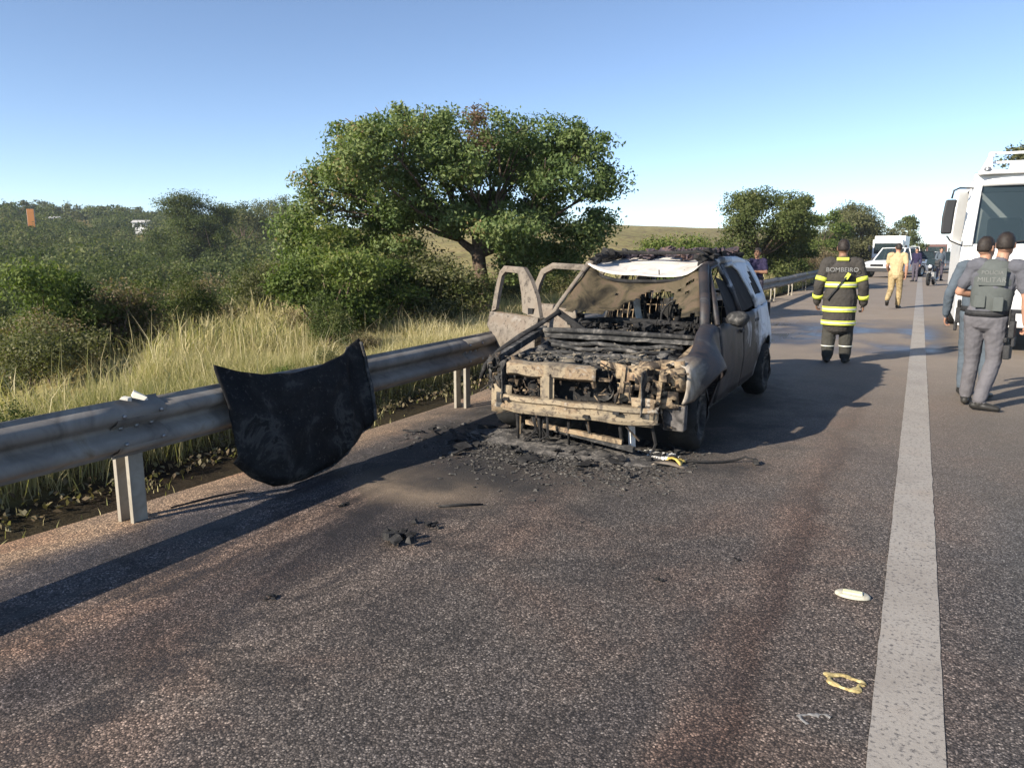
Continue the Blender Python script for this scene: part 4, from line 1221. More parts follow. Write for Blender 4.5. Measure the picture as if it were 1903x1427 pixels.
# tailgate frame
mb = MB(); mb.grid([[dent((x, 3.50 + .02 * math.cos(x * 2), z), .008) for z in np.linspace(.45, .98, 6)] for x in np.linspace(-.74, .74, 14)])
mb.build('tailgate', M['side'], car, True, solid=.03)
for s in (-1, 1):
    mb = MB(); mb.tube([(s * .70, 3.5, .98), (s * .62, 3.42, 1.25), (s * .55, 3.3, 1.44)], [(.05, .04)] * 3, 7); mb.build('tailgate_pillar', M['side'], car, True)
mb = MB(); mb.box((0, 3.62, .42), (1.5, .10, .22)).build('rear_bumper', M['side'], car, bevel=.03)
for s in (-1, 1): MB().box((s * .74, 3.5, .82), (.14, .12, .34)).build('rear_lamp', M['soot'], car, bevel=.02)

# ---- engine bay and front structure
for s in (-1, 1):
    mb = MB(); mb.grid([[dent((s * .60, y, z), .016) for z in np.linspace(.36, .70 + .10 * (y + .7) / 1.2, 6)] for y in np.linspace(-.64, .52, 12)])
    mb.build('inner_wing', M['soot_grey'], car, True, solid=.01)
mb = MB()                                            # right-hand upper rail of the missing wing
mb.bar((-.76, -.55, .66), (-.78, .55, .86), .05, .06); mb.rough(.015, 5).build('wing_rail', M['soot_grey'], car)
mb = MB(); mb.bar((.74, -.58, .66), (.76, .55, .84), .05, .05); mb.rough(.012, 5).build('wing_rail', M['ash_tan'], car)
for s in (-1, 1):
    mb = MB(); mb.lathe([(.16, .42), (.15, .66), (.125, .735), (.05, .75), (.045, .77), (0, .77)], (s * .56, .05, 0), 'z', 16); mb.rough(.012, 6).build('strut_tower', M['soot_grey'], car, True)
mb = MB(); mb.box((.02, -.04, .52), (.52, .36, .30)); mb.box((.02, -.06, .70), (.46, .22, .07)); mb.box((-.30, .02, .50), (.22, .3, .24)); mb.tube([(-.26, -.18, .6), (.3, -.18, .6)], .05, 9); mb.tube([(.20, -.26, .42), (.32, -.26, .42)], .09, 12); mb.tube([(.20, -.26, .62), (.30, -.26, .62)], .06, 12)
mb.rough(.03, 7).build('engine', M['soot_grey'], car)
mb = MB(); mb.box((.40, -.20, .62), (.22, .18, .17)); mb.rough(.02, 8).build('battery', M['soot'], car)
mb = MB(); mb.grid([[dent((x, -.47 + .02 * math.sin(x * 7), z), .02, 7) for z in np.linspace(.34, .66, 7)] for x in np.linspace(-.46, .42, 16)]); mb.build('radiator', M['soot'], car, True, solid=.03)
rr = random.Random(8)
for k in range(7):
    x0, y0 = rr.uniform(-.5, .5), rr.uniform(-.4, .3)
    mb = MB(); mb.tube([(x0, y0, .60), (x0 + rr.uniform(-.15, .15), y0 + .1, .76), (x0 + rr.uniform(-.3, .3), y0 + rr.uniform(.1, .3), .74), (x0 + rr.uniform(-.4, .4), y0 + .3, .62)], .018, 7); mb.rough(.012, 8).build('hose', M['soot'], car, True)
for yy, zz, x0, x1 in ((.26, .775, -.62, .66), (.10, .755, -.5, .62), (-.12, .73, -.48, .6), (-.30, .71, -.55, .55)):
    mb = MB(); mb.tube([(lerp(x0, x1, t), yy + .02 * math.sin(t * 9), zz + .015 * math.sin(t * 13 + yy * 9)) for t in np.linspace(0, 1, 9)], [(.014, .02)] * 9, 6); mb.rough(.012, 9).build('pipe', M['soot_grey'], car, True)
mb = MB()
for k in range(1500):
    x, y = rr.uniform(-.60, .60), rr.uniform(-.45, .5)
    q = rr.random() ** 2
    mb.chunk((x, y, rr.uniform(.52, .735) + .03 * mnoise.noise(Vector((x * 6, y * 6, 0)))), (.012 + .10 * q, .012 + .08 * q * rr.random(), .008 + .04 * q), rr)
for k in range(60):
    x, y, z = rr.uniform(-.55, .55), rr.uniform(-.5, .45), rr.uniform(.6, .78)
    mb.tube([(x, y, z), (x + rr.uniform(-.15, .15), y + rr.uniform(-.1, .1), z + rr.uniform(-.03, .05)), (x + rr.uniform(-.3, .3), y + rr.uniform(-.15, .15), z - .05)], .005, 5)
o = mb.build('engine_bay_debris', mottled('engine_debris', [(.28, (.012, .012, .012)), (.45, (.06, .058, .055)), (.6, (.2, .17, .13)), (.75, (.42, .36, .27)), (.88, (.1, .1, .1))], 16, .9, 0, .4, 60, .006), car); o['kind'] = 'stuff'

# lock platform: upper bar, centre post, bumper beam and its end plates
mb = MB(); mb.grid([[dent((x, -.60 + .05 * (x + .1) ** 2 - q[0] + .02 * mnoise.noise(Vector((x * 4, 1, 1))), q[1] - .03 * max(0, x) ** 2 + .018 * mnoise.noise(Vector((x * 5, 3, 2)))), .012) for q in ((.05, .60), (.07, .62), (.07, .70), (.0, .715), (-.10, .71))] for x in np.linspace(-.54, .24, 22)])
o = mb.build('lock_platform', M['beam_tan'], car, True, solid=.004, angle=32)
mb = MB(); mb.grid([[dent((x, -.52 + .05 * x * x, z + .02 * math.sin(x * 11)), .02, 7) for z in (.69, .715, .75)] for x in np.linspace(.22, .70, 12)]); mb.build('bent_bracket', M['ash_tan'], car, True, solid=.01)
mb = MB(); mb.grid([[dent((x, -.675 + (.02 if abs(x + .175) > .035 else -.012), z), .005) for z in np.linspace(.41, .64, 7)] for x in (-.235, -.215, -.205, -.18, -.17, -.145, -.135, -.115)])
mb.build('centre_post', M['beam_tan'], car, False, solid=.008)
mb = MB()
P = []
for x in np.linspace(-.62, .72, 36):
    yo = -.70 + .10 * (x / .7) ** 2 * (1 if abs(x) > .1 else 1)
    yo += .018 * mnoise.noise(Vector((x * 4, 7, 1)))
    P.append([dent((x, yo + q, z + .012 * mnoise.noise(Vector((x * 3, 2, 5)))), .010, 5) for q, z in ((.07, .30), (0, .305), (-.008, .33), (.014, .345), (.014, .385), (-.006, .40), (0, .43), (.07, .44))])
mb.grid(P); mb.build('bumper_beam', M['beam_tan'], car, True, solid=.006, angle=40)
for x, z in ((.42, .385), (.18, .335), (-.55, .40)): MB().box((x, -.715 + .10 * (x / .7) ** 2 + .005 + .018 * mnoise.noise(Vector((x * 4, 7, 1))), z), (.05, .04, .022)).build('beam_slot', M['soot'], car)
for s, x in ((-1, -.62), (1, .60)):
    mb = MB(); mb.grid([[dent((x + u, -.60 - .02 * abs(u), z), .012, 7) for z in (.28, .36, .44, .50)] for u in (-.09, -.03, .03, .09)]); mb.build('crash_box_plate', M['beam_tan'], car, True, solid=.012)
    MB().box((x, -.50, .38), (.10, .22, .13)).rough(.012, 6).build('crash_box', M['soot_grey'], car)
    mb = MB(); mb.bar((x * .8, -.52, .30), (x * .82, -.50, .08), .03, .05); mb.rough(.012, 9).build('tie_down_bracket', M['ash_tan'] if s < 0 else M['white_ash'], car)
# lamp carriers: torn sheet with openings
def lamp_carrier(x0, x1, seed, mat):
    P = [[dent((x, -.56 + .10 * abs(x) ** 2, z), .022, 7) for z in np.linspace(.42, .72, 10)] for x in np.linspace(x0, x1, 11)]
    def sk(i, j): return mnoise.noise(Vector((i * .42 + seed, j * .45, seed))) > .16
    return MB().grid(P, sk).build('lamp_carrier', mat, car, True, solid=.012)
lamp_carrier(.36, .84, 3.1, M['ash_tan']); lamp_carrier(-.80, -.50, 8.3, M['soot_grey'])
mb = MB(); mb.grid([[dent((x, -.40 + .06 * math.sin(x * 20), z), .03, 6) for z in np.linspace(.40, .76, 8)] for x in np.linspace(.52, .86, 8)], lambda i, j: mnoise.noise(Vector((i * .6, j * .6, 9))) > .22)
mb.build('lamp_backing', M['ash_tan'], car, True, solid=.01)
for x in (.40, .56, .70):
    mb = MB(); mb.bar((x, -.56, .45), (x + .03, -.55, .72), .022, .03); mb.rough(.014, 9).build('lamp_bracket', M['ash_tan'], car)
mb = MB(); mb.lathe([(.085, -.54), (.07, -.50), (.03, -.46), (0, -.45)], (.26, 0, .52), 'y', 14); mb.rough(.01, 9).build('fan_motor', M['soot_grey'], car, True)
mb = MB(); mb.box((.80, -.42, .34), (.17, .10, .20)); mb.rough(.008, 6).build('washer_tank', mottled('grey_burnt_plastic', [(.35, (.03, .028, .027)), (.55, (.11, .10, .095)), (.75, (.17, .155, .14))], 14, .85, 0, .5, 50, .006), car, bevel=.01)
for xa, xb, z in ((-.4, .45, .19), (-.15, .55, .14)):
    mb = MB(); mb.bar((xa, -.56, z + .02), (xb, -.60, z - .04), .05, .035); mb.rough(.02, 6).build('fallen_crossmember', M['soot_grey'] if xa > -.3 else M['ash_tan'], car)
for k in range(5):
    x = -.5 + k * .23; mb = MB(); mb.tube([(x, -.58, .42), (x + rr.uniform(-.04, .04), -.60, .26), (x + rr.uniform(-.08, .08), -.58, .06)], [.012, .016, .01], 6); mb.rough(.014, 9).build('melted_strand', M['soot'], car, True)
# torn strips, brackets and wires hanging about the nose
mb = MB(); r5 = random.Random(55)
for k in range(120):
    x = r5.uniform(-.82, .80); z = r5.uniform(.30, .76)
    if -.5 < x < .2 and z > .58: z = r5.uniform(.42, .58)
    y = -.60 + .12 * x * x + r5.uniform(-.06, .10)
    q = r5.random()
    if q < .5: mb.tube([(x, y, z), (x + r5.uniform(-.07, .07), y + r5.uniform(-.04, .03), z - r5.uniform(0, .10)), (x + r5.uniform(-.14, .14), y + r5.uniform(-.05, .05), z - r5.uniform(.02, .2))], .0045 + .005 * r5.random(), 5)
    else: mb.chunk((x, y, z), (r5.uniform(.02, .12), r5.uniform(.012, .04), r5.uniform(.015, .10)), r5)
o = mb.rough(.012, 16).build('nose_wreckage', mottled('nose_wreckage', [(.3, (.010, .010, .010)), (.48, (.03, .027, .025)), (.58, (.12, .085, .055)), (.66, (.30, .23, .15)), (.74, (.04, .035, .03))], 10, .9, 0, .4, 60, .006), car); o['kind'] = 'stuff'
mb = MB()
for k in range(9):
    x = r5.uniform(-.7, .78); y = r5.uniform(-.70, -.35)
    mb.tube([(x, y, r5.uniform(.22, .34)), (x + r5.uniform(-.05, .05), y + r5.uniform(-.04, .04), r5.uniform(.10, .2)), (x + r5.uniform(-.09, .09), y + r5.uniform(-.05, .05), r5.uniform(.01, .08))], [.008 + .012 * r5.random(), .012, .006], 5)
o = mb.rough(.01, 18).build('dripped_plastic', M['soot'], car); o['kind'] = 'stuff'
# two bent struts: folded edge of the missing wing, and a fallen hinge arm
mb = MB(); mb.tube([(-.62, .55, 1.03), (-.76, .44, .93), (-.90, .25, .80), (-1.02, .08, .68), (-1.10, -.05, .56), (-1.13, -.08, .44)], [(.03, .022), (.035, .025), (.038, .03), (.04, .03), (.03, .025), (.015, .02)], 8)
mb.rough(.02, 9).build('folded_wing_edge', M['soot'], car, True)
mb = MB(); mb.tube([(-1.07, .02, .60), (-1.13, -.05, .47), (-1.16, -.06, .36)], [.012, .014, .008], 6); mb.build('bare_strip', M['ash_tan'], car, True)
mb = MB(); mb.bar((-.66, .56, 1.02), (-.36, .60, .84), .06, .05); mb.rough(.02, 7).build('hinge_arm', M['soot'], car)

# wheels: bare rims with burnt-out tyre wire
def wheel(x, y, side):
    e = bpy.data.objects.new('wheel', None); COL.objects.link(e); e.parent = car; e.location = (x, y, .285); e.rotation_euler = (0, 0, R(4 if y < 1 else 0))
    mb = MB(); s = side
    mb.lathe([(.215, -.10 * s), (.205, -.06 * s), (.19, -.04 * s), (.19, .05 * s), (.205, .08 * s), (.218, .10 * s), (.20, .095 * s), (.18, .06 * s), (.165, .045 * s)], (0, 0, 0), 'x', 32)
    mb.build('rim', M['soot_grey'], e, True, solid=.006)
    mb = MB()
    for k in range(5):
        a = 2 * PI * k / 5 + .3
        mb.bar((.055 * s, .05 * math.cos(a), .05 * math.sin(a)), (.05 * s, .175 * math.cos(a), .175 * math.sin(a)), .065, .025, (s, 0, 0))
    mb.lathe([(.075, .03 * s), (.07, .07 * s), (.03, .078 * s), (0, .078 * s)], (0, 0, 0), 'x', 16)
    mb.build('spokes', M['soot_grey'], e, bevel=.005)
    mb = MB(); mb.lathe([(.22, -.10), (.262, -.105), (.283, -.06), (.287, 0), (.283, .06), (.262, .105), (.22, .10)], (0, 0, 0), 'x', 36)
    mb.v = [(a, b, max(c, -.285 + .004) if c < -.2 else c) for a, b, c in mb.v]
    mb.rough(.030, 8, x * 3).build('tyre', M['tyre'], e, True)
    return e
for x, y, s in ((.80, 0, 1), (-.78, 0, -1), (.82, WB, 1), (-.80, WB, -1)): wheel(x, y, s)
for s in (-1, 1):
    for yc in (0, WB):
        mb = MB(); mb.lathe([(AR + .015, -.0), (AR + .012, .25)], (s * (.84 if s < 0 else .59), yc, .27), 'x', 20, 0, PI)
        if s < 0 and yc == 0: continue
        mb.build('wheel_arch_liner', M['soot'], car, True, solid=.01)
mb = MB(); mb.tube([(-.7, 0, .27), (.7, 0, .27)], .035, 8).tube([(-.7, WB, .28), (.7, WB, .28)], .05, 8).build('axle', M['soot'], car, True)

# ------------------------------------------------------------------ the bonnet leaning on the rail
LE = [(-3.98, 3.35, .86), (-3.92, 3.32, .66), (-3.85, 3.32, .46), (-3.78, 3.34, .24)]
RE = [(-3.99, 4.75, .89), (-3.91, 4.71, .64), (-3.84, 4.67, .41), (-3.77, 4.66, .22)]
TE = [(0, 0), (.10, -.060), (.22, -.105), (.42, -.135), (.62, -.125), (.80, -.085), (.92, -.03), (1, .02)]
BE = [(0, .24), (.075, .12), (.19, .025), (.38, .004), (.6, .022), (.82, .11), (1, .22)]
def interp(L, t):
    for a, b in zip(L[:-1], L[1:]):
        if t <= b[0]: return lerp(a[1], b[1], (t - a[0]) / (b[0] - a[0]))
    return L[-1][1]
hood_c = Vector((-3.86, 4.0, 0))
hood = empty('car_bonnet', hood_c, 0, 'charred black car bonnet standing on its front edge and leaning on the guard rail', 'car bonnet')
def hood_pt(s, t, off):
    y = lerp(lerp(3.35, 3.32, t), lerp(4.75, 4.65, t), s)
    top = .873 + .016 * s + interp(TE, s)
    bot = interp(BE, s) 
    z = lerp(top, bot, t)
    x = -3.70 - .326 * z
    bulge = .085 * math.sin(PI * s) ** .8 * (.35 + .65 * (1 - t)) + .03 * math.sin(PI * t)
    crease = .018 * math.exp(-((s - .16 - .10 * t) / .03) ** 2) + .018 * math.exp(-((s - .84 + .10 * t) / .03) ** 2)
    if s > .93: bulge += .06 * ((s - .93) / .07)          # the right edge is folded towards the road
    if t > .93: bulge -= .05 * ((t - .93) / .07)
    x += bulge + crease + off + .020 * mnoise.noise(Vector((s * 4, t * 4, 2))) + .008 * mnoise.noise(Vector((s * 11, t * 11, 6)))
    return (x - hood_c.x, y - hood_c.y, z - hood_c.z)
S = np.linspace(0, 1, 60); T = np.linspace(0, 1, 40)
MB().grid([[hood_pt(s, t, 0) for t in T] for s in S]).build('skin', M['black_hood'], hood, True, solid=.008)
mb = MB()                                                # the stamped frame on its hidden face
for i, (s0, s1, t0, t1) in enumerate(((.05, .95, .06, .14), (.05, .95, .80, .88), (.05, .13, .14, .80), (.87, .95, .14, .80))):
    mb.grid([[hood_pt(s, t, -.03) for t in np.linspace(t0, t1, 8)] for s in np.linspace(s0, s1, 24)])
mb.build('inner_frame', M['soot'], hood, True, solid=.012)
mb = MB()
pts = [hood_pt(.995, t, .012) for t in np.linspace(.04, .92, 14)]
mb.tube(pts, [(.016, .010)] * len(pts), 6); mb.rough(.004, 12).build('folded_edge', M['soot_grey'], hood, True)
pts = [hood_pt(s, .985, .012) for s in np.linspace(.45, .985, 18)]
mb = MB(); mb.tube(pts, [(.012, .008)] * len(pts), 6).build('front_lip', M['soot_grey'], hood, True)
pts = [hood_pt(s, .05, -.02) for s in (.07, .10)]
MB().box(pts[0], (.03, .06, .05)).box(hood_pt(.93, .06, -.02), (.03, .06, .05)).build('hinge_plate', M['soot_grey'], hood)
MB().box(hood_pt(.63, .62, .012), (.012, .025, .03)).rough(.005, 30).build('catch_bracket', M['soot_grey'], hood)

# ------------------------------------------------------------------ people
M['skin'] = mottled('skin', [(.3, (.36, .19, .125)), (.7, (.44, .25, .17))], 12, .55, 0, .1, 120, .001)
M['skin_dark'] = mottled('tanned_skin', [(.3, (.20, .105, .065)), (.7, (.27, .15, .095))], 12, .55, 0, .1, 120, .001)
M['hair'] = mottled('dark_hair', [(.3, (.012, .009, .008)), (.7, (.04, .03, .024))], 40, .6, 0, .6, 90, .004)
def cloth(name, col, var=.16, bump=.5):
    return mottled(name, [(.28, tuple(c * (1 - var) for c in col)), (.72, tuple(c * (1 + var) for c in col))], 9, .9, 0, bump, 22, .012, .12, 1.2)
M['police_grey'] = cloth('grey_uniform_cloth', (.105, .106, .122))
M['police_trouser'] = cloth('grey_uniform_trousers', (.125, .12, .13))
M['police_blue'] = cloth('bluish_grey_uniform_cloth', (.085, .105, .128))
M['vest_grey'] = cloth('grey_vest_cloth', (.095, .104, .10), .1, .35)
M['boot'] = mottled('black_boot_leather', [(.3, (.012, .012, .012)), (.7, (.035, .033, .03))], 10, .5, 0, .2, 60)
M['black_gear'] = mottled('black_nylon_gear', [(.3, (.012, .012, .013)), (.7, (.04, .04, .042))], 25, .65, 0, .3, 80)
M['fire_coat'] = cloth('firefighter_coat_cloth', (.055, .05, .045), .2, .6)
M['fire_trouser'] = cloth('firefighter_trousers', (.05, .048, .042), .25, .6)
M['fire_yellow'] = mottled('reflective_lime_band', [(.3, (.55, .60, .06)), (.7, (.72, .76, .12))], 14, .5, 0, .1, 60)
M['fire_silver'] = plain('reflective_silver_band', (.62, .62, .55), .4, .2)
M['khaki'] = cloth('beige_uniform_shirt', (.46, .35, .20))
M['khaki_trouser'] = mottled('mottled_khaki_trousers', [(.3, (.12, .085, .04)), (.45, (.30, .22, .11)), (.6, (.40, .31, .17)), (.75, (.20, .15, .07))], 9, .9, 0, .4, 25, .01)
M['navy'] = cloth('navy_jersey', (.028, .024, .055), .3)
M['dark_trouser'] = cloth('dark_grey_trousers', (.085, .075, .095), .25)
M['text_white'] = plain('white_letter_print', (.22, .22, .215), .85)
M['text_grey'] = plain('pale_grey_letter_print', (.165, .17, .165), .85)
M['eye'] = plain('eye', (.03, .025, .02), .2)

def cap_loft(mb, pts, rad, n=14, flat=None):
    """closed loft along pts; rad is a list of r or (rx, ry); rx lies along the given lateral direction"""
    pts = [Vector(p) for p in pts]
    lat = Vector(flat) if flat is not None else None
    rings = []
    P, Rr = [], []
    k = len(pts)
    def rxy(r): return r if hasattr(r, '__len__') else (r, r)
    # rounded ends
    t0 = (pts[1] - pts[0]).normalized(); t1 = (pts[-1] - pts[-2]).normalized()
    a, b = rxy(rad[0]); e = min(a, b)
    for q in (.92, .6): P.append(pts[0] - t0 * e * q); Rr.append((a * math.sqrt(1 - q * q), b * math.sqrt(1 - q * q)))
    for p, r in zip(pts, rad): P.append(p); Rr.append(rxy(r))
    a, b = rxy(rad[-1]); e = min(a, b)
    for q in (.6, .92): P.append(pts[-1] + t1 * e * q); Rr.append((a * math.sqrt(1 - q * q), b * math.sqrt(1 - q * q)))
    vs_, fs_ = [], []
    prev = None
    m = len(P)
    for i, p in enumerate(P):
        t = (P[min(i + 1, m - 1)] - P[max(i - 1, 0)]).normalized()
        if lat is not None: s = (lat - t * lat.dot(t)).normalized()
        elif prev is None:
            aa = Vector((1, 0, 0)) if abs(t.x) < .8 else Vector((0, 1, 0))
            s = (aa - t * aa.dot(t)).normalized()
        else: s = (prev - t * prev.dot(t)).normalized()
        prev = s; b_ = t.cross(s)
        for j in range(n):
            an = 2 * PI * j / n
            vs_.append(p + s * math.cos(an) * Rr[i][0] + b_ * math.sin(an) * Rr[i][1])
    for i in range(m - 1):
        for j in range(n):
            fs_.append((i * n + j, i * n + (j + 1) % n, (i + 1) * n + (j + 1) % n, (i + 1) * n + j))
    fs_.append(tuple(reversed(range(n)))); fs_.append(tuple((m - 1) * n + j for j in range(n)))
    mb.add(vs_, fs_)

def person(label, loc, rz, J, G, height=1.75, skin='skin', group=None, voxel=.0075):
    """J: joints in metres for a 1.75 m figure facing +y (x to its right); G: garments by body region"""
    root = empty('person', loc, rz, label, 'person', group)
    k = height / 1.75
    V = lambda p: Vector(p) * k
    j = {n: V(p) for n, p in J.items()}
    prims = []           # (points, radii, region)
    mb = MB()
    def add(pts, rad, region, flat=None, n=14):
        rr = [tuple(q * k for q in r) if hasattr(r, '__len__') else r * k for r in rad]
        cap_loft(mb, pts, rr, n, flat)
        prims.append(([Vector(p) for p in pts], [max(r) if hasattr(r, '__len__') else r for r in rr], [min(r) if hasattr(r, '__len__') else r for r in rr], region))
    pel, chest, neck, head = j['pelvis'], j['chest'], j['neck'], j['head']
    lat = (j['shR'] - j['shL']).normalized()
    latp = (j['hipR'] - j['hipL']).normalized()
    b = G.get('bulk', 1.0)
    waist = pel.lerp(chest, .48)
    add([pel - Vector((0, 0, .04 * k)), pel + Vector((0, 0, .05 * k))], [(.165 * b, .125 * b), (.165 * b, .122 * b)], 'hips', latp)
    add([pel + Vector((0, 0, .07 * k)), waist, chest - Vector((0, 0, .02 * k)), chest + Vector((0, 0, .10 * k)), chest + Vector((0, 0, .17 * k))],
        [(.155 * b, .118 * b), (.152 * b, .115 * b), (.178 * b, .128 * b), (.178 * b, .112 * b), (.12 * b, .08 * b)], 'torso', lat)
    add([chest + Vector((0, -.01, .15)) * 1.0, neck], [(.085, .065), (.058, .058)], 'torso', lat)
    add([neck - Vector((0, 0, .02 * k)), neck.lerp(head, .55)], [.057, .055], 'neck')
    # head: skull, jaw, nose, ears, facing the way the head is turned
    hy = G.get('head_turn', 0.0)
    hm = Matrix.Rotation(hy, 3, 'Z')
    H = lambda x, y, z: head + hm @ (Vector((x, y, z)) * k)
    add([H(0, -.015, -.01), H(0, -.012, .045)], [(.075, .092), (.072, .088)], 'head', hm @ Vector((1, 0, 0)))
    add([H(0, .035, -.02), H(0, .045, -.075), H(0, .06, -.095)], [(.064, .055), (.052, .045), (.032, .028)], 'head', hm @ Vector((1, 0, 0)))
    add([H(0, .088, .012), H(0, .108, -.030)], [.010, .015], 'head', None, 8)
    add([H(0, .083, .035), H(.032, .078, .036)], [.010, .009], 'head', None, 8)
    add([H(0, .083, .035), H(-.032, .078, .036)], [.010, .009], 'head', None, 8)
    add([H(-.02, .088, -.062), H(.02, .088, -.062)], [.008, .008], 'head', None, 8)
    for s in (-1, 1):
        add([H(s * .078, -.012, .02), H(s * .080, -.012, -.025)], [(.010, .024), (.008, .016)], 'ear', hm @ Vector((1, 0, 0)), 8)
    sl = G.get('sleeve_len', 1.0)      # .5: short sleeve
    ab = G.get('arm_bulk', 1.0)
    for s, S_ in ((1, 'R'), (-1, 'L')):
        sh, el, wr = j['sh' + S_], j['el' + S_], j['wr' + S_]
        add([sh + Vector((-s * .05, 0, .01)) * k, sh], [.075 * b, .070 * b], 'torso', None)
        if sl >= .9:
            add([sh, sh.lerp(el, .5), el], [.066 * ab, .058 * ab, .052 * ab], 'sleeve')
            add([el, el.lerp(wr, .4), wr.lerp(el, .06)], [.052 * ab, .050 * ab, .042 * ab], 'sleeve')
        else:
            mid = sh.lerp(el, .68)
            add([sh, sh.lerp(el, .35), mid], [.067, .064, .062], 'sleeve')
            add([sh.lerp(el, .55), el], [.045, .042], 'arm')
            add([el, el.lerp(wr, .35), wr], [.042, .043, .029], 'arm')
        # hand: palm, four unequal bent fingers, thumb from the side of the palm
        fw = (wr - el).normalized()
        inward = Vector((-s, 0, 0)) if 'palm' + S_ not in G else Vector(G['palm' + S_])
        pn = (inward - fw * inward.dot(fw)).normalized()         # palm normal
        sd = fw.cross(pn) * 1.0                                   # across the palm
        front = Vector(G.get('thumb' + S_, (0, 1, 0)))
        if sd.dot(front) < 0: sd = -sd                            # thumb side
        add([wr, wr + fw * .045 * k, wr + fw * .085 * k], [(.024, .018), (.038, .016), (.038, .014)], 'hand', sd)
        curl = G.get('curl', .9)
        for q, (off, ln) in enumerate(((.028, .072), (.010, .080), (-.009, .074), (-.027, .058))):
            base = wr + fw * .085 * k + sd * off * k
            p1 = base + (fw * math.cos(curl * .45) + pn * math.sin(curl * .45)) * ln * .45 * k
            p2 = p1 + (fw * math.cos(curl * 1.2) + pn * math.sin(curl * 1.2)) * ln * .32 * k
            p3 = p2 + (fw * math.cos(curl * 1.9) + pn * math.sin(curl * 1.9)) * ln * .25 * k
            add([base - fw * .01, p1, p2, p3], [.0098, .0095, .0088, .0075], 'hand', None, 8)
        tb = wr + fw * .03 * k + sd * .03 * k
        add([tb, tb + (fw * .6 + sd * .55 + pn * .25).normalized() * .038 * k, tb + (fw * .9 + sd * .25 + pn * .5).normalized() * .066 * k], [.013, .0115, .009], 'hand', None, 8)
    lb = G.get('leg_bulk', 1.0)
    for s, S_ in ((1, 'R'), (-1, 'L')):
        hp, kn, an = j['hip' + S_], j['kn' + S_], j['an' + S_]
        add([hp + Vector((0, 0, .03)) * k, hp.lerp(kn, .45), kn], [.098 * lb, .084 * lb, .066 * lb], 'leg')
        add([kn, kn.lerp(an, .35), an + Vector((0, 0, .02)) * k], [.066 * lb, .066 * lb, .056 * lb], 'leg')
        ft = Vector(G.get('toe' + S_, (s * .25, 1, 0))).normalized()
        toe_dz = G.get('toe_dz' + S_, 0)
        fl = Vector((ft.y, -ft.x, 0))
        az = an.z
        heel = an + Vector((0, 0, -.045 * k)) - ft * .045 * k
        toe = an + ft * .165 * k + Vector((0, 0, -.06 * k + toe_dz))
        add([heel, an + ft * .06 * k + Vector((0, 0, -.048 * k + toe_dz * .3)), toe], [(.04, .042), (.05, .040), (.042, .028)], 'boot', fl)
        bt = G.get('boot_h', .16)
        add([an + Vector((0, 0, -.02)) * k, an.lerp(kn, bt / .42)], [.052, .058 if bt > .2 else .05], 'boot')
    if 'skirt' in G:             # long coat hanging below the waist
        z0, rx, ry = G['skirt']
        add([pel + Vector((0, 0, .12 * k)), pel, Vector((pel.x, pel.y, z0 + .03))], [(.165 * b, .13 * b), (.185 * b, .15 * b), (rx, ry)], 'torso', latp, 20)
    me = bpy.data.meshes.new('body'); me.from_pydata(mb.v, [], mb.f)
    bm = bmesh.new(); bm.from_mesh(me); bmesh.ops.recalc_face_normals(bm, faces=bm.faces); bm.to_mesh(me); bm.free()
    o = link('body', me, root)
    md = o.modifiers.new('remesh', 'REMESH'); md.mode = 'VOXEL'; md.voxel_size = voxel; md.use_smooth_shade = True
    md = o.modifiers.new('smooth', 'SMOOTH'); md.factor = .5; md.iterations = 2
    dg = bpy.context.evaluated_depsgraph_get()
    me2 = bpy.data.meshes.new_from_object(o.evaluated_get(dg))
    o.modifiers.clear(); o.data = me2; me2.name = 'body'
    # colour by region: each face belongs to the nearest limb axis
    regs = ['torso', 'sleeve', 'arm', 'hand', 'hips', 'leg', 'boot', 'head', 'ear', 'neck']
    mats = [G[r] if r in G else {'arm': M[skin], 'hand': M[skin], 'head': M[skin], 'ear': M[skin], 'neck': M[skin], 'boot': M['boot']}[r] for r in regs]
    for m_ in mats: me2.materials.append(m_)
    nf = len(me2.polygons)
    c = np.empty(nf * 3, np.float32); me2.polygons.foreach_get('center', c); c = c.reshape(-1, 3).astype(float)
    best = np.full(nf, 1e9); lab = np.zeros(nf, int)
    for pts, rmax, rmin, reg in prims:
        for a, b2, r0, r1 in zip(pts[:-1], pts[1:], rmin, rmin[1:]):
            A = np.array(a); D = np.array(b2) - A
            t = np.clip(((c - A) @ D) / max(D @ D, 1e-9), 0, 1)
            dist = np.linalg.norm(c - A - t[:, None] * D, axis=1) - (r0 + (r1 - r0) * t)
            m_ = dist < best
            best[m_] = dist[m_]; lab[m_] = regs.index(reg)
    if 'skirt' in G:
        z = c[:, 2]; m_ = (np.isin(lab, [regs.index('leg'), regs.index('hips')])) & (z > G['skirt'][0] + .0)
        lab[m_] = regs.index('torso')
    if 'belt_z' in G:
        m_ = (lab == regs.index('torso')) & (c[:, 2] < G['belt_z']) ; lab[m_] = regs.index('hips')
        m_ = (lab == regs.index('hips')) & (c[:, 2] >= G['belt_z']); lab[m_] = regs.index('torso')
    me2.polygons.foreach_set('material_index', lab.astype(np.int32))
    # cloth folds: shallow, slanting, only where there is cloth
    cl = {regs.index(q) for q in ('torso', 'sleeve', 'hips', 'leg')}
    nv = len(me2.vertices)
    co = np.empty(nv * 3, np.float32); me2.vertices.foreach_get('co', co); co = co.reshape(-1, 3)
    no = np.empty(nv * 3, np.float32); me2.vertex_normals.foreach_get('vector', no); no = no.reshape(-1, 3)
    lv = np.empty(len(me2.loops), np.int32); me2.loops.foreach_get('vertex_index', lv)
    lt = np.empty(nf, np.int32); me2.polygons.foreach_get('loop_total', lt)
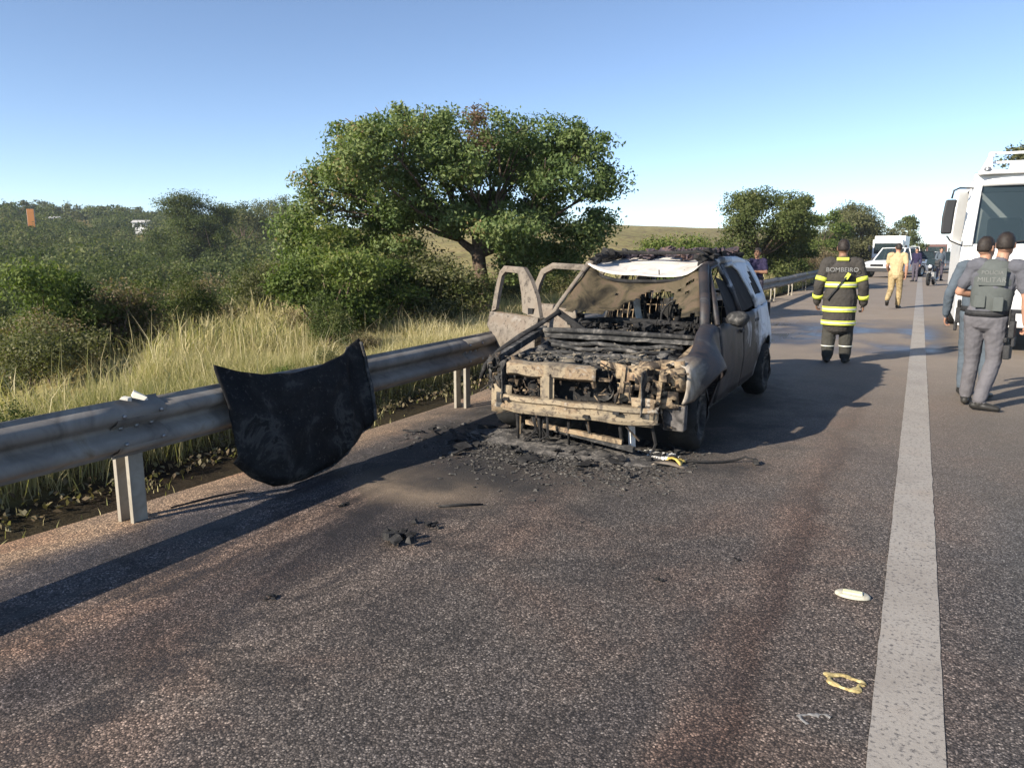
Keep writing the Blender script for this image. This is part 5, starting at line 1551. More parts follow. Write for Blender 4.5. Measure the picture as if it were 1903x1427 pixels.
    clothed = np.zeros(nv, bool); clothed[lv[np.repeat(np.isin(lab, list(cl)), lt)]] = True
    sd_ = loc[0] * 7.3
    for vi in np.nonzero(clothed)[0]:
        x_, y_, z_ = (float(q) for q in co[vi])
        f1 = mnoise.noise(Vector((x_ * 9 + z_ * 5 + sd_, y_ * 9 - z_ * 3, z_ * 8)))
        f2 = mnoise.noise(Vector((x_ * 24 - z_ * 14, y_ * 24 + sd_, z_ * 22)))
        co[vi] += no[vi] * ((.009 * f1 * abs(f1) ** .3 + .0035 * f2) * k)
    me2.vertices.foreach_set('co', co.reshape(-1)); me2.update()
    me2.polygons.foreach_set('use_smooth', [True] * nf)
    # hair cap, eyes
    hb = MB(); P = []
    for a in np.linspace(0, PI * 2, 25):
        row = []
        for t in np.linspace(0, 1, 8):
            front = math.sin(a) > .55
            low = .02 if not front else .055
            if abs(math.cos(a)) > .8: low = -.005
            if math.sin(a) < -.3: low = -.035
            z = lerp(.125, low, t)
            rr = math.sqrt(max(0, 1 - ((z - .015) / .116) ** 2)) if z > .015 else 1 - .06 * ((.015 - z) / .07)
            row.append(H(.080 * rr * math.cos(a), -.013 + .097 * rr * math.sin(a), z))
        P.append(row)
    hb.grid(P); hb.rough(.003, 60).build('hair', M['hair'], root, True, solid=.006)
    eb = MB()
    for s in (-1, 1): 
        e = H(s * .031, .086, .018)
        eb.lathe([(0, -.006 * k), (.009 * k, -.003 * k), (.009 * k, .003 * k), (0, .006 * k)], tuple(e), 'y', 10)
    eb.build('eyes', M['eye'], root, True)
    return root, j, H

def ring_band(parent, name, c0, c1, rx, ry, lat, mat, z_h=.05, n=32, th=.004):
    """a band round an oval body section: c0 lower centre, c1 upper centre"""
    c0, c1 = Vector(c0), Vector(c1)
    t = (c1 - c0).normalized(); lat = Vector(lat); s = (lat - t * lat.dot(t)).normalized(); b = t.cross(s)
    P = []
    for i in range(n + 1):
        a = 2 * PI * i / n
        P.append([c0 + s * math.cos(a) * rx + b * math.sin(a) * ry, c1 + s * math.cos(a) * rx + b * math.sin(a) * ry])
    return MB().grid(P).build(name, mat, parent, True, solid=th)

def letters(parent, name, text, size, loc, rot, mat, spacing=1.0):
    cu = bpy.data.curves.new(name, 'FONT'); cu.body = text; cu.size = size; cu.align_x = 'CENTER'; cu.align_y = 'CENTER'; cu.extrude = .002; cu.space_character = spacing
    tmp = bpy.data.objects.new(name + '_tmp', cu); COL.objects.link(tmp)
    dg = bpy.context.evaluated_depsgraph_get()
    me = bpy.data.meshes.new_from_object(tmp.evaluated_get(dg))
    bpy.data.objects.remove(tmp); me.materials.clear(); me.materials.append(mat); me.name = name
    o = link(name, me, parent); o.location = loc; o.rotation_euler = rot
    return o

def base_joints(**kw):
    J = dict(pelvis=(0, 0, .95), chest=(0, 0, 1.25), neck=(0, -.005, 1.49), head=(0, .015, 1.635), shL=(-.185, 0, 1.43), shR=(.185, 0, 1.43),
             elL=(-.235, -.03, 1.14), elR=(.235, -.03, 1.14), wrL=(-.25, .05, .90), wrR=(.25, .05, .90), hipL=(-.09, 0, .91), hipR=(.09, 0, .91),
             knL=(-.10, .02, .50), knR=(.10, .02, .50), anL=(-.11, -.02, .095), anR=(.11, -.02, .095))
    J.update(kw); return J

# --- the police officer nearest the camera, seen from behind
def gear(root, pel, lat, rx, ry, z):
    ring_band(root, 'duty_belt', (pel.x, pel.y, z - .03), (pel.x, pel.y, z + .025), rx, ry, lat, M['black_gear'], th=.008)
def holster(root, x, y, z, s=1):
    mb = MB(); mb.box((x, y, z), (.05, .10, .17)); mb.box((x, y - .02, z + .11), (.035, .05, .12), Matrix.Rotation(.35, 3, 'X')); mb.box((x + .02 * s, y, z - .12), (.03, .07, .10))
    mb.box((x - .03 * s, y, z + .12), (.02, .05, .16))
    mb.build('holster', M['black_gear'], root, bevel=.008)
def vest(root, ch, lat, mat, bulk=1.0):
    mb = MB(); c = Vector(ch)
    cap_loft(mb, [c + Vector((-.012, 0, -.22)), c + Vector((-.006, 0, -.08)), c + Vector((0, 0, .06)), c + Vector((0, 0, .15))], [(.172 * bulk, .130 * bulk), (.178 * bulk, .136 * bulk), (.176 * bulk, .134 * bulk), (.15 * bulk, .108 * bulk)], 24, lat)
    o = mb.build('vest', mat, root, True)
    return o

J = base_joints(pelvis=(-.02, 0, .95), chest=(.015, .0, 1.25), neck=(.055, .005, 1.49), head=(.075, .03, 1.635), shL=(-.165, 0, 1.43), shR=(.235, 0, 1.42),
                elL=(-.285, .02, 1.17), wrL=(-.125, .20, 1.13), elR=(.30, .00, 1.13), wrR=(.305, .07, .88),
                hipL=(-.11, 0, .91), hipR=(.07, 0, .91), knL=(-.13, .10, .50), anL=(-.16, .15, .095), knR=(.075, .05, .50), anR=(.02, -.12, .095))
G = dict(torso=M['police_grey'], sleeve=M['police_grey'], hips=M['police_trouser'], leg=M['police_trouser'], sleeve_len=.5, bulk=1.08, leg_bulk=1.10, belt_z=.965,
         toeR=(.95, .15, 0), toeL=(-.1, 1, 0), curl=1.5, palmL=(0, -.3, -1), thumbL=(0, 0, 1))
root, j, H = person('police officer in grey short sleeves and vest, back turned, nearest the camera', (.66, 8.98, 0), R(-16), J, G, 1.77, 'skin', 'police officers by the edge line')
vest(root, j['chest'], (1, .0, 0), M['vest_grey'], 1.06)
gear(root, j['pelvis'], (1, 0, 0), .190, .150, .985)
holster(root, .215, .0, .83, 1)
mb = MB(); mb.box((.19, .02, .60), (.06, .12, .14)).box((.17, .02, .72), (.03, .10, .05)).build('leg_pouch', M['black_gear'], root, bevel=.01)
MB().box((-.06, -.152, 1.10), (.10, .02, .12)).box((.10, -.152, 1.08), (.09, .02, .14)).build('vest_pouch', M['vest_grey'], root, bevel=.008)
letters(root, 'small_lettering', 'POLÍCIA', .052, (.025, -.1535, 1.385), (R(90), 0, 0), M['text_grey'])
letters(root, 'large_lettering', 'MILITAR', .066, (.025, -.1535, 1.315), (R(90), 0, 0), M['text_grey'], 1.05)
MB().box((.025, -.144, 1.345), (.24, .016, .17)).build('back_panel', M['vest_grey'], root, bevel=.004)

J = base_joints(shL=(-.20, .0, 1.43), shR=(.18, 0, 1.43), elL=(-.30, -.04, 1.15), wrL=(-.325, .06, .905), elR=(.25, .05, 1.15), wrR=(.10, .22, 1.02), anL=(-.10, .08, .095), anR=(.12, -.06, .095), knL=(-.11, .09, .5))
G = dict(torso=M['police_blue'], sleeve=M['police_blue'], hips=M['police_blue'], leg=M['police_blue'], belt_z=.965, curl=.8, toeL=(-.2, 1, 0), toeR=(.3, 1, 0), head_turn=R(-30))
root, j, H = person('police officer in bluish grey long sleeves half hidden behind the officer in the vest', (.62, 9.62, 0), R(-8), J, G, 1.74, 'skin', 'police officers by the edge line')
gear(root, j['pelvis'], (1, 0, 0), .178, .138, .985)
holster(root, -.20, .03, .90, -1)
vest(root, j['chest'], (1, 0, 0), M['police_blue'], .98)

# --- firefighter seen from behind
J = base_joints(shL=(-.20, 0, 1.42), shR=(.20, 0, 1.42), elL=(-.285, -.03, 1.12), wrL=(-.30, .08, .87), elR=(.29, -.03, 1.12), wrR=(.31, .06, .86), anL=(-.115, -.02, .095), anR=(.12, .03, .095), knL=(-.11, .02, .5), knR=(.115, .04, .5), head=(.0, .03, 1.635))
G = dict(torso=M['fire_coat'], sleeve=M['fire_coat'], hips=M['fire_coat'], leg=M['fire_trouser'], bulk=1.2, arm_bulk=1.38, leg_bulk=1.42, boot_h=.27, skirt=(.55, .215, .18), toeL=(-.15, 1, 0), toeR=(.3, 1, 0), curl=1.0)
root, j, H = person('firefighter in dark coat with lime reflective bands, back turned, standing in the shadow edge', (-.96, 11.72, 0), R(6), J, G, 1.75, 'skin_dark')
def fband(z, rx, ry, h=.075):
    for q, (a, b, m_) in enumerate(((0, .33, 'fire_yellow'), (.33, .67, 'fire_silver'), (.67, 1, 'fire_yellow'))):
        ring_band(root, 'reflective_band' if m_ == 'fire_yellow' else 'silver_stripe', (0, .0, z + a * h), (0, .0, z + b * h), rx + (.003 if q == 1 else 0), ry + (.003 if q == 1 else 0), (1, 0, 0), M[m_])
fband(1.09, .218, .165); fband(.745, .226, .189); fband(.56, .231, .197, .065)
for S_, s in (('L', -1), ('R', 1)):
    el, sh, wr = j['el' + S_], j['sh' + S_], j['wr' + S_]
    for t, (A, B), rr in ((.72, (sh, el), .082), (.62, (el, wr), .073)):
        c = A.lerp(B, t); dd = (B - A).normalized() * .03
        ring_band(root, 'sleeve_band', c - dd, c + dd, rr, rr, (1, 0, 0), M['fire_yellow'], n=20)
MB().box((0, -.095, 1.485), (.16, .015, .045)).build('collar_band', M['fire_yellow'], root, bevel=.005)
mb = MB(); mb.bar((.06, -.172, 1.24), (-.17, -.16, .92), .02, .035, (0, 1, 0)); mb.build('shoulder_strap', M['black_gear'], root)
MB().box((.075, -.172, 1.25), (.05, .02, .09), Matrix.Rotation(.5, 3, 'Y')).build('strap_buckle', M['fire_yellow'], root, bevel=.004)
letters(root, 'back_lettering', 'BOMBEIRO', .085, (0, -.158, 1.335), (R(90), 0, 0), M['text_white'], 1.02)
for s in (-1, 1):
    a = j['anL' if s < 0 else 'anR']
    ring_band(root, 'boot_band', (a.x, a.y, .245), (a.x, a.y, .262), .092, .092, (1, 0, 0), M['fire_silver'], n=18)

# --- man in beige walking away along the road
J = base_joints(chest=(0, .03, 1.25), neck=(0, .05, 1.49), head=(0, .08, 1.63), shL=(-.19, .04, 1.43), shR=(.19, .02, 1.43), elL=(-.24, .10, 1.15), wrL=(-.22, .28, 1.0), elR=(.25, -.10, 1.15), wrR=(.24, -.02, .90),
                knL=(-.10, .02, .52), anL=(-.13, -.36, .25), knR=(.10, .12, .50), anR=(.09, .10, .095))
G = dict(torso=M['khaki'], sleeve=M['khaki'], hips=M['khaki'], leg=M['khaki_trouser'], bulk=1.05, leg_bulk=1.12, sleeve_len=.5, belt_z=.86, toeL=(-.1, 1, 0), toe_dzL=-.09, curl=1.2, head_turn=R(20))
root, j, H = person('man in beige shirt and mottled khaki trousers walking away along the shoulder', (-.55, 23.8, 0), R(-4), J, G, 1.80, 'skin')

# --- man in navy behind the burnt car
J = base_joints(shL=(-.19, 0, 1.42), shR=(.19, 0, 1.42), elL=(-.27, .07, 1.16), wrL=(-.04, .22, 1.18), elR=(.27, .07, 1.14), wrR=(.03, .24, 1.13))
G = dict(torso=M['navy'], sleeve=M['navy'], hips=M['dark_trouser'], leg=M['dark_trouser'], sleeve_len=.6, belt_z=.98, palmL=(0, -1, 0), palmR=(0, -1, 0), thumbL=(0, 0, 1), thumbR=(0, 0, 1), bulk=1.08, arm_bulk=1.1)
root, j, H = person('man in navy top and dark trousers with folded arms standing behind the burnt car', (-3.38, 18.6, 0), R(168), J, G, 1.66, 'skin_dark')
gear(root, j['pelvis'], (1, 0, 0), .178, .138, .965)

# --- two people far along the road by the motorcycle
J = base_joints(knL=(-.10, .05, .5), anL=(-.12, .06, .095))
G = dict(torso=M['navy'], sleeve=M['navy'], hips=M['dark_trouser'], leg=M['dark_trouser'], belt_z=.96)
person('person in dark clothes far along the road, standing left of the motorcycle', (-.15, 45, 0), R(150), J, G, 1.74, 'skin', None, .012)
J = base_joints(elR=(.27, .05, 1.15), wrR=(.16, .24, 1.1))
G = dict(torso=M['police_blue'], sleeve=M['police_blue'], hips=M['dark_trouser'], leg=M['dark_trouser'], belt_z=.96)
person('person in grey blue clothes far along the road, standing right of the motorcycle', (.98, 47, 0), R(200), J, G, 1.76, 'skin', None, .012)

# ------------------------------------------------------------------ vehicles behind
def car_wheel(parent, x, y, r, w, name='wheel'):
    e = bpy.data.objects.new(name, None); COL.objects.link(e); e.parent = parent; e.location = (x, y, r)
    MB().lathe([(r * .62, -w / 2), (r * .92, -w / 2), (r, -w * .3), (r, w * .3), (r * .92, w / 2), (r * .62, w / 2)], (0, 0, 0), 'x', 28).build('tyre', M['tyre'], e, True, angle=40)
    mb = MB()
    for s in (-1, 1): mb.lathe([(r * .63, s * w * .44), (r * .5, s * w * .40), (r * .3, s * w * .30), (r * .15, s * w * .36), (0, s * w * .36)], (0, 0, 0), 'x', 20)
    mb.build('rim', M['steel'], e, True)
    return e

# --- white lorry facing the camera; local y points to its rear
lorry = empty('white_lorry', (1.88, 14.1, 0), 0, 'white cab-over lorry with a light frame on its roof parked behind the police officers', 'lorry')
LW = 1.30
def cab_w(z): return LW - .085 * max(0, (z - 1.55) / 1.2)
def cab_y(z): return 0.0 if z < 1.62 else .16 * (z - 1.62)
zs = [.46, .62, .95, 1.28, 1.55, 1.70]
mb = MB()
P = []
for z in [.46, .50, .9, 1.3, 1.62, 1.70]:
    w = cab_w(z)
    P.append([(x * w, cab_y(z) + .16 * abs(x) ** 6, z) for x in np.linspace(-1, 1, 21)])
mb.grid(P); mb.build('front_panel', M['white_paint'], lorry, True, solid=.02)
# windscreen surround: pillars and header
for s in (-1, 1):
    mb = MB(); mb.grid([[(s * cab_w(z), cab_y(z) + .16 + .02, z) for z in np.linspace(1.68, 2.62, 8)], [(s * (cab_w(z) - .01), cab_y(z) + .10, z) for z in np.linspace(1.68, 2.62, 8)], [(s * (cab_w(z) - .12), cab_y(z) + .03, z) for z in np.linspace(1.68, 2.62, 8)]])
    mb.build('windscreen_pillar', M['white_paint'], lorry, True, solid=.03)
mb = MB(); mb.grid([[(x * cab_w(z), cab_y(z) + .16 * abs(x) ** 6 + q, z) for x in np.linspace(-1, 1, 21)] for z, q in ((2.60, .0), (2.66, -.03), (2.74, -.02), (2.80, .06), (2.83, .25))])
mb.build('cab_header', M['white_paint'], lorry, True, solid=.02)
mb = MB(); mb.grid([[(x * (cab_w(2.2) - .11), cab_y(z) + .045 + .05 * abs(x) ** 4, z) for x in np.linspace(-1, 1, 15)] for z in np.linspace(1.69, 2.61, 9)])
mb.build('windscreen', M['glass'], lorry, True)
mb = MB(); mb.grid([[(x * (cab_w(2.2) - .11), cab_y(z) + .040 + .05 * abs(x) ** 4, z) for x in np.linspace(-1, 1, 15)] for z in (2.50, 2.61)]); mb.build('sun_visor_band', M['glass'], lorry, True)
for x0, x1 in ((-.85, -.15), (.1, .8)):
    mb = MB(); mb.bar((x0, .02, 1.70), (x1, .0 + .04, 1.80), .015, .02); mb.tube([(x0, -.01, 1.66), (x0, .02, 1.70)], .015, 6); mb.build('wiper', M['black_plastic'], lorry)
for s in (-1, 1):
    mb = MB(); mb.grid([[(s * (cab_w(z) + .002), y + cab_y(z) * (1 - (y - .17) / 1.7), z) for z in (.50, .9, 1.3, 1.62, 1.75)] for y in (.17, .5, .9, 1.4, 1.75)]); mb.build('door', M['white_paint'], lorry, False, solid=.02)
    mb = MB(); mb.grid([[(s * (cab_w(z)), y, z) for z in (1.76, 2.1, 2.56)] for y in (.42, .9, 1.3)]); mb.build('side_window', M['glass'], lorry, True)
    mb = MB()
    mb.bar((s * cab_w(1.75), .20, 1.75), (s * cab_w(2.6), .34, 2.62), .05, .07); mb.bar((s * cab_w(2.6), .3, 2.62), (s * cab_w(2.6), 1.78, 2.66), .05, .12); mb.bar((s * cab_w(1.75), 1.5, 1.7), (s * cab_w(2.6), 1.55, 2.62), .05, .42)
    mb.build('side_frame', M['white_paint'], lorry, bevel=.01)
    # mirror on two arms
    e = bpy.data.objects.new('mirror', None); COL.objects.link(e); e.parent = lorry; e.location = (s * (cab_w(2.2) + .28), -.12, 2.13)
    mb = MB(); mb.prism([(-.08, -.27), (.07, -.27), (.09, .0), (.09, .26), (-.04, .26), (-.08, .12)] if s > 0 else [(-.09, -.27), (.06, -.27), (.08, .12), (.10, .26), (-.06, .26), (-.09, 0)], .13, (0, 0, 0))
    mb.build('mirror_shell', M['black_plastic'], e, bevel=.025)
    mb = MB(); mb.tube([(-.02 * s, .06, .28), (-.04 * s, .08, .40), (-.12 * s, .12, .44), (-.34 * s, .40, .45)], .014, 7); mb.tube([(0, .06, -.30), (-.06 * s, .10, -.38), (-.28 * s, .34, -.47)], .012, 7)
    mb.build('mirror_arm', M['black_plastic'], e, True)
    MB().box((s * .95, -.04, .82), (.36, .06, .20)).build('headlight', M['headlight'], lorry, bevel=.03)
    MB().box((s * 1.16, -.03, 1.36), (.12, .06, .12)).build('indicator', plain('amber_lens', (.5, .22, .03), .3), lorry, bevel=.015)
MB().box((0, 1.78, 1.6), (2.5, .04, 2.2)).build('cab_back', M['white_paint'], lorry)
MB().box((0, .9, 2.80), (2.36, 1.7, .06)).build('cab_roof', M['white_paint'], lorry, bevel=.02)
MB().box((0, .65, 1.50), (2.3, .5, .28)).build('dashboard', M['black_plastic'], lorry, bevel=.05)
for x in (-.65, .65): MB().box((x, 1.25, 1.35), (.5, .5, .14)).box((x, 1.5, 1.78), (.5, .14, .75)).build('seat', M['dark_rubber_trim'], lorry, bevel=.05)
for z, h in ((1.42, .045), (1.22, .10), (1.07, .05)): MB().box((0, -.035, z), (2.0, .03, h)).build('grille_bar', M['black_plastic'], lorry, bevel=.008)
MB().box((0, -.08, .58), (2.56, .22, .32)).build('bumper', M['white_paint'], lorry, bevel=.04)
MB().box((0, -.20, .50), (.42, .012, .13)).build('number_plate', plain('pale_plate', (.55, .56, .58), .5), lorry)
MB().box((0, -.20, .68), (1.9, .012, .06)).build('bumper_stripe', M['black_plastic'], lorry)
# roof light frame: sloping side plates and rails
for s in (-1, 1):
    mb = MB(); mb.prism([(.10, 2.84), (.62, 2.84), (.62, 3.14), (.46, 3.14)], .05, (s * 1.02 - .025, 0, 0), ((0, 1, 0), (0, 0, 1), (1, 0, 0)))
    mb.build('light_frame_side', M['white_paint'], lorry, bevel=.006)
    mb = MB(); mb.prism([(s * 1.15, 2.84), (s * 1.02, 2.84), (s * .96, 3.14), (s * 1.02, 3.14)], .05, (0, .42, 0), ((1, 0, 0), (0, 0, 1), (0, 1, 0))); mb.build('light_frame_brace', M['white_paint'], lorry)
for z in (3.12, 2.98): MB().box((0, .5, z), (2.0, .05, .035)).build('light_frame_rail', M['white_paint'], lorry)
mb = MB(); mb.box((0, .5, 2.90), (1.5, .3, .1)); mb.build('light_bar_base', M['white_paint'], lorry, bevel=.02)
for x in (-.95, .95):
    MB().lathe([(.05, 0), (.05, .03), (.03, .05), (0, .055)], (x * 1.12, .06, 2.83), 'z', 10).build('marker_lamp', M['steel'], lorry, True)
# body behind the cab
MB().box((0, 4.4, 1.75), (2.5, 4.9, 1.9)).build('cargo_body', M['white_paint'], lorry, bevel=.03)
MB().box((0, 3.6, .62), (.9, 6.6, .22)).build('chassis', M['black_plastic'], lorry)
for s in (-1, 1):
    MB().box((s * 1.05, 2.4, .55), (.35, .8, .45)).build('fuel_tank', M['steel'], lorry, bevel=.06)
    MB().box((s * 1.02, .95, .50), (.30, .5, .06)).build('step', M['black_plastic'], lorry)
for x in (-1.02, 1.02):
    car_wheel(lorry, x, 1.25, .48, .27); car_wheel(lorry, x, 5.3, .48, .5)

# --- white double-cab pickup parked on the shoulder, three-quarter view
def small_vehicle(name, loc, rz, label, cat, paint, L=5.0, W=1.8, Hh=1.75, kind='pickup', group=None, bonnet=1.25, wr=.37):
    """local y to the rear, nose at y=0"""
    e = empty(name, loc, rz, label, cat, group)
    belt = Hh * .58; sill = .36
    cab0, cab1 = bonnet, (bonnet + 2.15 if kind == 'pickup' else L - .25)
    def secs():
        prof_ = [(0, sill + .1, belt - .22), (.08, sill, belt - .14), (bonnet * .5, sill, belt - .05), (bonnet, sill, belt), (cab1, sill, belt + .02), (L - .05, sill, belt + .02), (L, sill + .08, belt)]
        P = []
        for y, z0, z1 in prof_:
            w = W / 2 * (.93 if y < .05 or y > L - .02 else 1)
            P.append([(-w * .9, y, z0), (-w, y, lerp(z0, z1, .3)), (-w, y, lerp(z0, z1, .75)), (-w * .95, y, z1), (0, y, z1 + .03), (w * .95, y, z1), (w, y, lerp(z0, z1, .75)), (w, y, lerp(z0, z1, .3)), (w * .9, y, z0), (0, y, z0)])
        return P
    P = [r + [r[0]] for r in secs()]
    mb = MB(); mb.grid(P); mb.add(P[0][:-1], [tuple(range(10))]); mb.add(P[-1][:-1], [tuple(range(10))])
    mb.build('body', paint, e, True, angle=35)
    # cab glasshouse
    gl = W / 2 * .93; gt = W / 2 * .76
    A = [(cab0 + .02, belt), (cab0 + .75, Hh), (cab1 - (.15 if kind == 'pickup' else .55), Hh), (cab1, belt)]
    mb = MB()
    mb.add([(-gl, A[0][0], belt), (gl, A[0][0], belt), (gt, A[1][0], Hh), (-gt, A[1][0], Hh), (gt, A[2][0], Hh), (-gt, A[2][0], Hh), (gl, A[3][0], belt), (-gl, A[3][0], belt)],
           [(0, 1, 2, 3), (4, 5, 7, 6), (1, 6, 4, 2), (0, 3, 5, 7)])
    mb.build('glasshouse', M['glass'], e)
    mb = MB(); mb.grid([[(x * gt * 1.02, y, Hh + .012 - .02 * abs(x) ** 3) for x in np.linspace(-1, 1, 7)] for y in np.linspace(A[1][0] - .05, A[2][0] + .05, 5)]); mb.build('roof', paint, e, True, solid=.04)
    for s in (-1, 1):
        for ya, yb in ((A[0], A[1]), (A[3], A[2])):
            mb = MB(); mb.bar((s * gl, ya[0], ya[1]), (s * gt, yb[0], yb[1]), .07, .06); mb.build('roof_pillar', paint, e)
        ym = (A[0][0] + A[3][0]) / 2 + .15
        mb = MB(); mb.bar((s * gl * 1.005, ym, belt), (s * gt * 1.005, ym - .03, Hh), .05, .09); mb.build('roof_pillar', paint, e)
        MB().box((s * (W / 2 + .08), cab0 + .25, belt + .10), (.18, .08, .14)).build('mirror', M['black_plastic'], e, bevel=.02)
        MB().box((s * W * .36, .02, belt - .26), (.36, .06, .16)).build('headlight', M['headlight'], e, bevel=.03)
    MB().box((0, .0, belt - .28), (W * .44, .05, .17)).build('grille', M['black_plastic'], e, bevel=.02)
    MB().box((0, -.04, sill + .12), (W * .96, .16, .24)).build('bumper', M['dark_rubber_trim'] if kind == 'pickup' else paint, e, bevel=.04)
    for y in (bonnet * .68, L - 1.05):
        for s in (-1, 1):
            MB().lathe([(wr * 1.16, -.02), (wr * 1.16, .02)], (s * (W / 2 - .005), y, wr), 'x', 18, 0, PI).build('arch_trim', M['dark_rubber_trim'], e, True, solid=.03)
            car_wheel(e, s * (W / 2 - .10), y, wr, .24)
    return e
x, y = polar(1633, 54)
small_vehicle('pickup_truck', (-2.25, 50.5, 0), R(-24), 'white double-cab pickup parked on the shoulder between firefighter and man in beige', 'pickup', M['white_paint'])
small_vehicle('hatchback', (-.75, 58, 0), R(4), 'dark red car just behind the man in beige, right of the white pickup', 'car', M['red_paint'], 4.0, 1.7, 1.48, 'car', None, .95, .31)
small_vehicle('grey_car', (1.75, 63, 0), R(-3), 'dark grey car first in the queue left of the lorry', 'car', M['grey_car'], 4.3, 1.75, 1.5, 'car', None, 1.05, .32)
small_vehicle('silver_car', (1.65, 74, 0), R(0), 'silver car behind the dark grey car in the queue', 'car', M['silver_car'], 4.2, 1.72, 1.48, 'car', None, 1.0, .31)

small_vehicle('dark_estate_car', (.35, 70, 0), R(2), 'dark estate car between the red car and the grey car far along the road', 'car', plain('blackish_car_paint', (.03, .03, .035), .3), 4.4, 1.75, 1.55, 'car', None, 1.05, .32)
small_vehicle('white_van', (-.9, 100, 0), R(1), 'white van behind the dark red car far along the road', 'van', M['white_paint'], 4.8, 1.9, 2.05, 'car', None, .8, .34)
# motorcycle and rider's bike standing near the line
def motorcycle(loc, rz):
    e = empty('motorcycle', loc, rz, 'black motorcycle standing on the road left of the lorry', 'motorcycle')
    for y in (0, 1.38):
        w = bpy.data.objects.new('wheel', None); COL.objects.link(w); w.parent = e; w.location = (0, y, .31)
        MB().lathe([(.23, -.05), (.29, -.05), (.31, 0), (.29, .05), (.23, .05)], (0, 0, 0), 'x', 26).build('tyre', M['tyre'], w, True)
        mb = MB()
        for k in range(6):
            a = PI * k / 3; mb.bar((0, 0, 0), (0, .235 * math.cos(a), .235 * math.sin(a)), .025, .02, (1, 0, 0))
        mb.build('rim', M['steel'], w)
    mb = MB()
    for s in (-1, 1): mb.tube([(s * .09, 0, .31), (s * .09, .28, .86)], .022, 7)
    mb.build('fork', M['steel'], e, True)
    mb = MB(); mb.tube([(-.38, .36, 1.02), (-.2, .28, 1.0), (.2, .28, 1.0), (.38, .36, 1.02)], .016, 7); mb.build('handlebar', M['black_plastic'], e, True)
    MB().lathe([(.0, .12), (.085, .10), (.09, .16), (.06, .24), (0, .26)], (0, 0, .88), 'y', 16).build('headlight', M['headlight'], e, True)
    mb = MB(); mb.box((0, .62, .82), (.26, .5, .2)); mb.build('fuel_tank', M['black_plastic'], e, bevel=.06)
    MB().box((0, 1.12, .82), (.24, .66, .10)).build('seat', M['tyre'], e, bevel=.04)
    mb = MB(); mb.box((0, .66, .45), (.32, .42, .34)); mb.tube([(.12, .5, .35), (.15, .8, .24), (.16, 1.5, .34)], .045, 9); mb.build('engine', M['steel'], e, bevel=.03)
    MB().box((0, .22, 1.08), (.34, .04, .3), Matrix.Rotation(-.5, 3, 'X')).build('windshield', M['glass'], e)
    for s in (-1, 1): MB().box((s * .33, .34, 1.16), (.14, .03, .09)).build('mirror', M['black_plastic'], e, bevel=.01)
    MB().box((0, 1.5, .98), (.4, .34, .3)).build('top_box', M['black_plastic'], e, bevel=.04)
    MB().bar((.12, .75, .3), (.26, .8, .0), .025, .025).build('kickstand', M['steel'], e)
motorcycle((.42, 40, 0), R(-10))

# --- pale box truck behind the pickup, and a trailer far back in the queue
def box_truck(loc, rz, label, name, L, W, z1, cabc, boxc, cab_h):
    e = empty(name, loc, rz, label, 'truck')
    MB().box((0, .8, (cab_h + .5) / 2 + .1), (W * .96, 1.6, cab_h - .5)).build('cab', cabc, e, bevel=.08)
    mb = MB(); mb.grid([[(x * W * .42, -.012, z) for x in np.linspace(-1, 1, 4)] for z in (cab_h * .58, cab_h * .92)]); mb.build('windscreen', M['glass'], e, solid=.01)
    for s in (-1, 1):
        MB().box((s * W * .485, .6, cab_h * .74), (.02, .8, cab_h * .28)).build('side_window', M['glass'], e)
        MB().box((s * W * .36, -.02, .85), (.34, .05, .2)).build('headlight', M['headlight'], e, bevel=.02)
        MB().box((s * (W / 2 + .18), .1, cab_h * .75), (.16, .1, .5)).build('mirror', M['black_plastic'], e, bevel=.02)
    MB().box((0, -.05, .55), (W, .2, .3)).build('bumper', M['dark_rubber_trim'], e, bevel=.03)
    MB().box((0, -.015, 1.15), (W * .6, .03, .3)).build('grille', M['black_plastic'], e)
    MB().box((0, 1.75 + L / 2, (z1 + .95) / 2), (W, L, z1 - .95)).build('cargo_box', boxc, e, bevel=.03)
    MB().box((0, 1.75 + L / 2, .8), (.9, L, .2)).build('chassis', M['black_plastic'], e)
    for y in (.9, L + .6):
        for s in (-1, 1): car_wheel(e, s * (W / 2 - .16), y, .46, .3)
    return e
box_truck((-2.3, 66, 0), R(-3), 'pale box truck standing behind the white pickup', 'box_truck', 4.5, 2.2, 2.75, M['white_paint'], M['white_paint'], 2.35)
box_truck((1.9, 118, 0), 0, 'long brown-sided truck at the back of the queue', 'long_truck', 9.0, 2.5, 2.45, plain('brown_cab', (.14, .07, .06), .5), plain('brown_side', (.10, .05, .045), .6), 2.3)

# ------------------------------------------------------------------ things on the road
rr = random.Random(77)
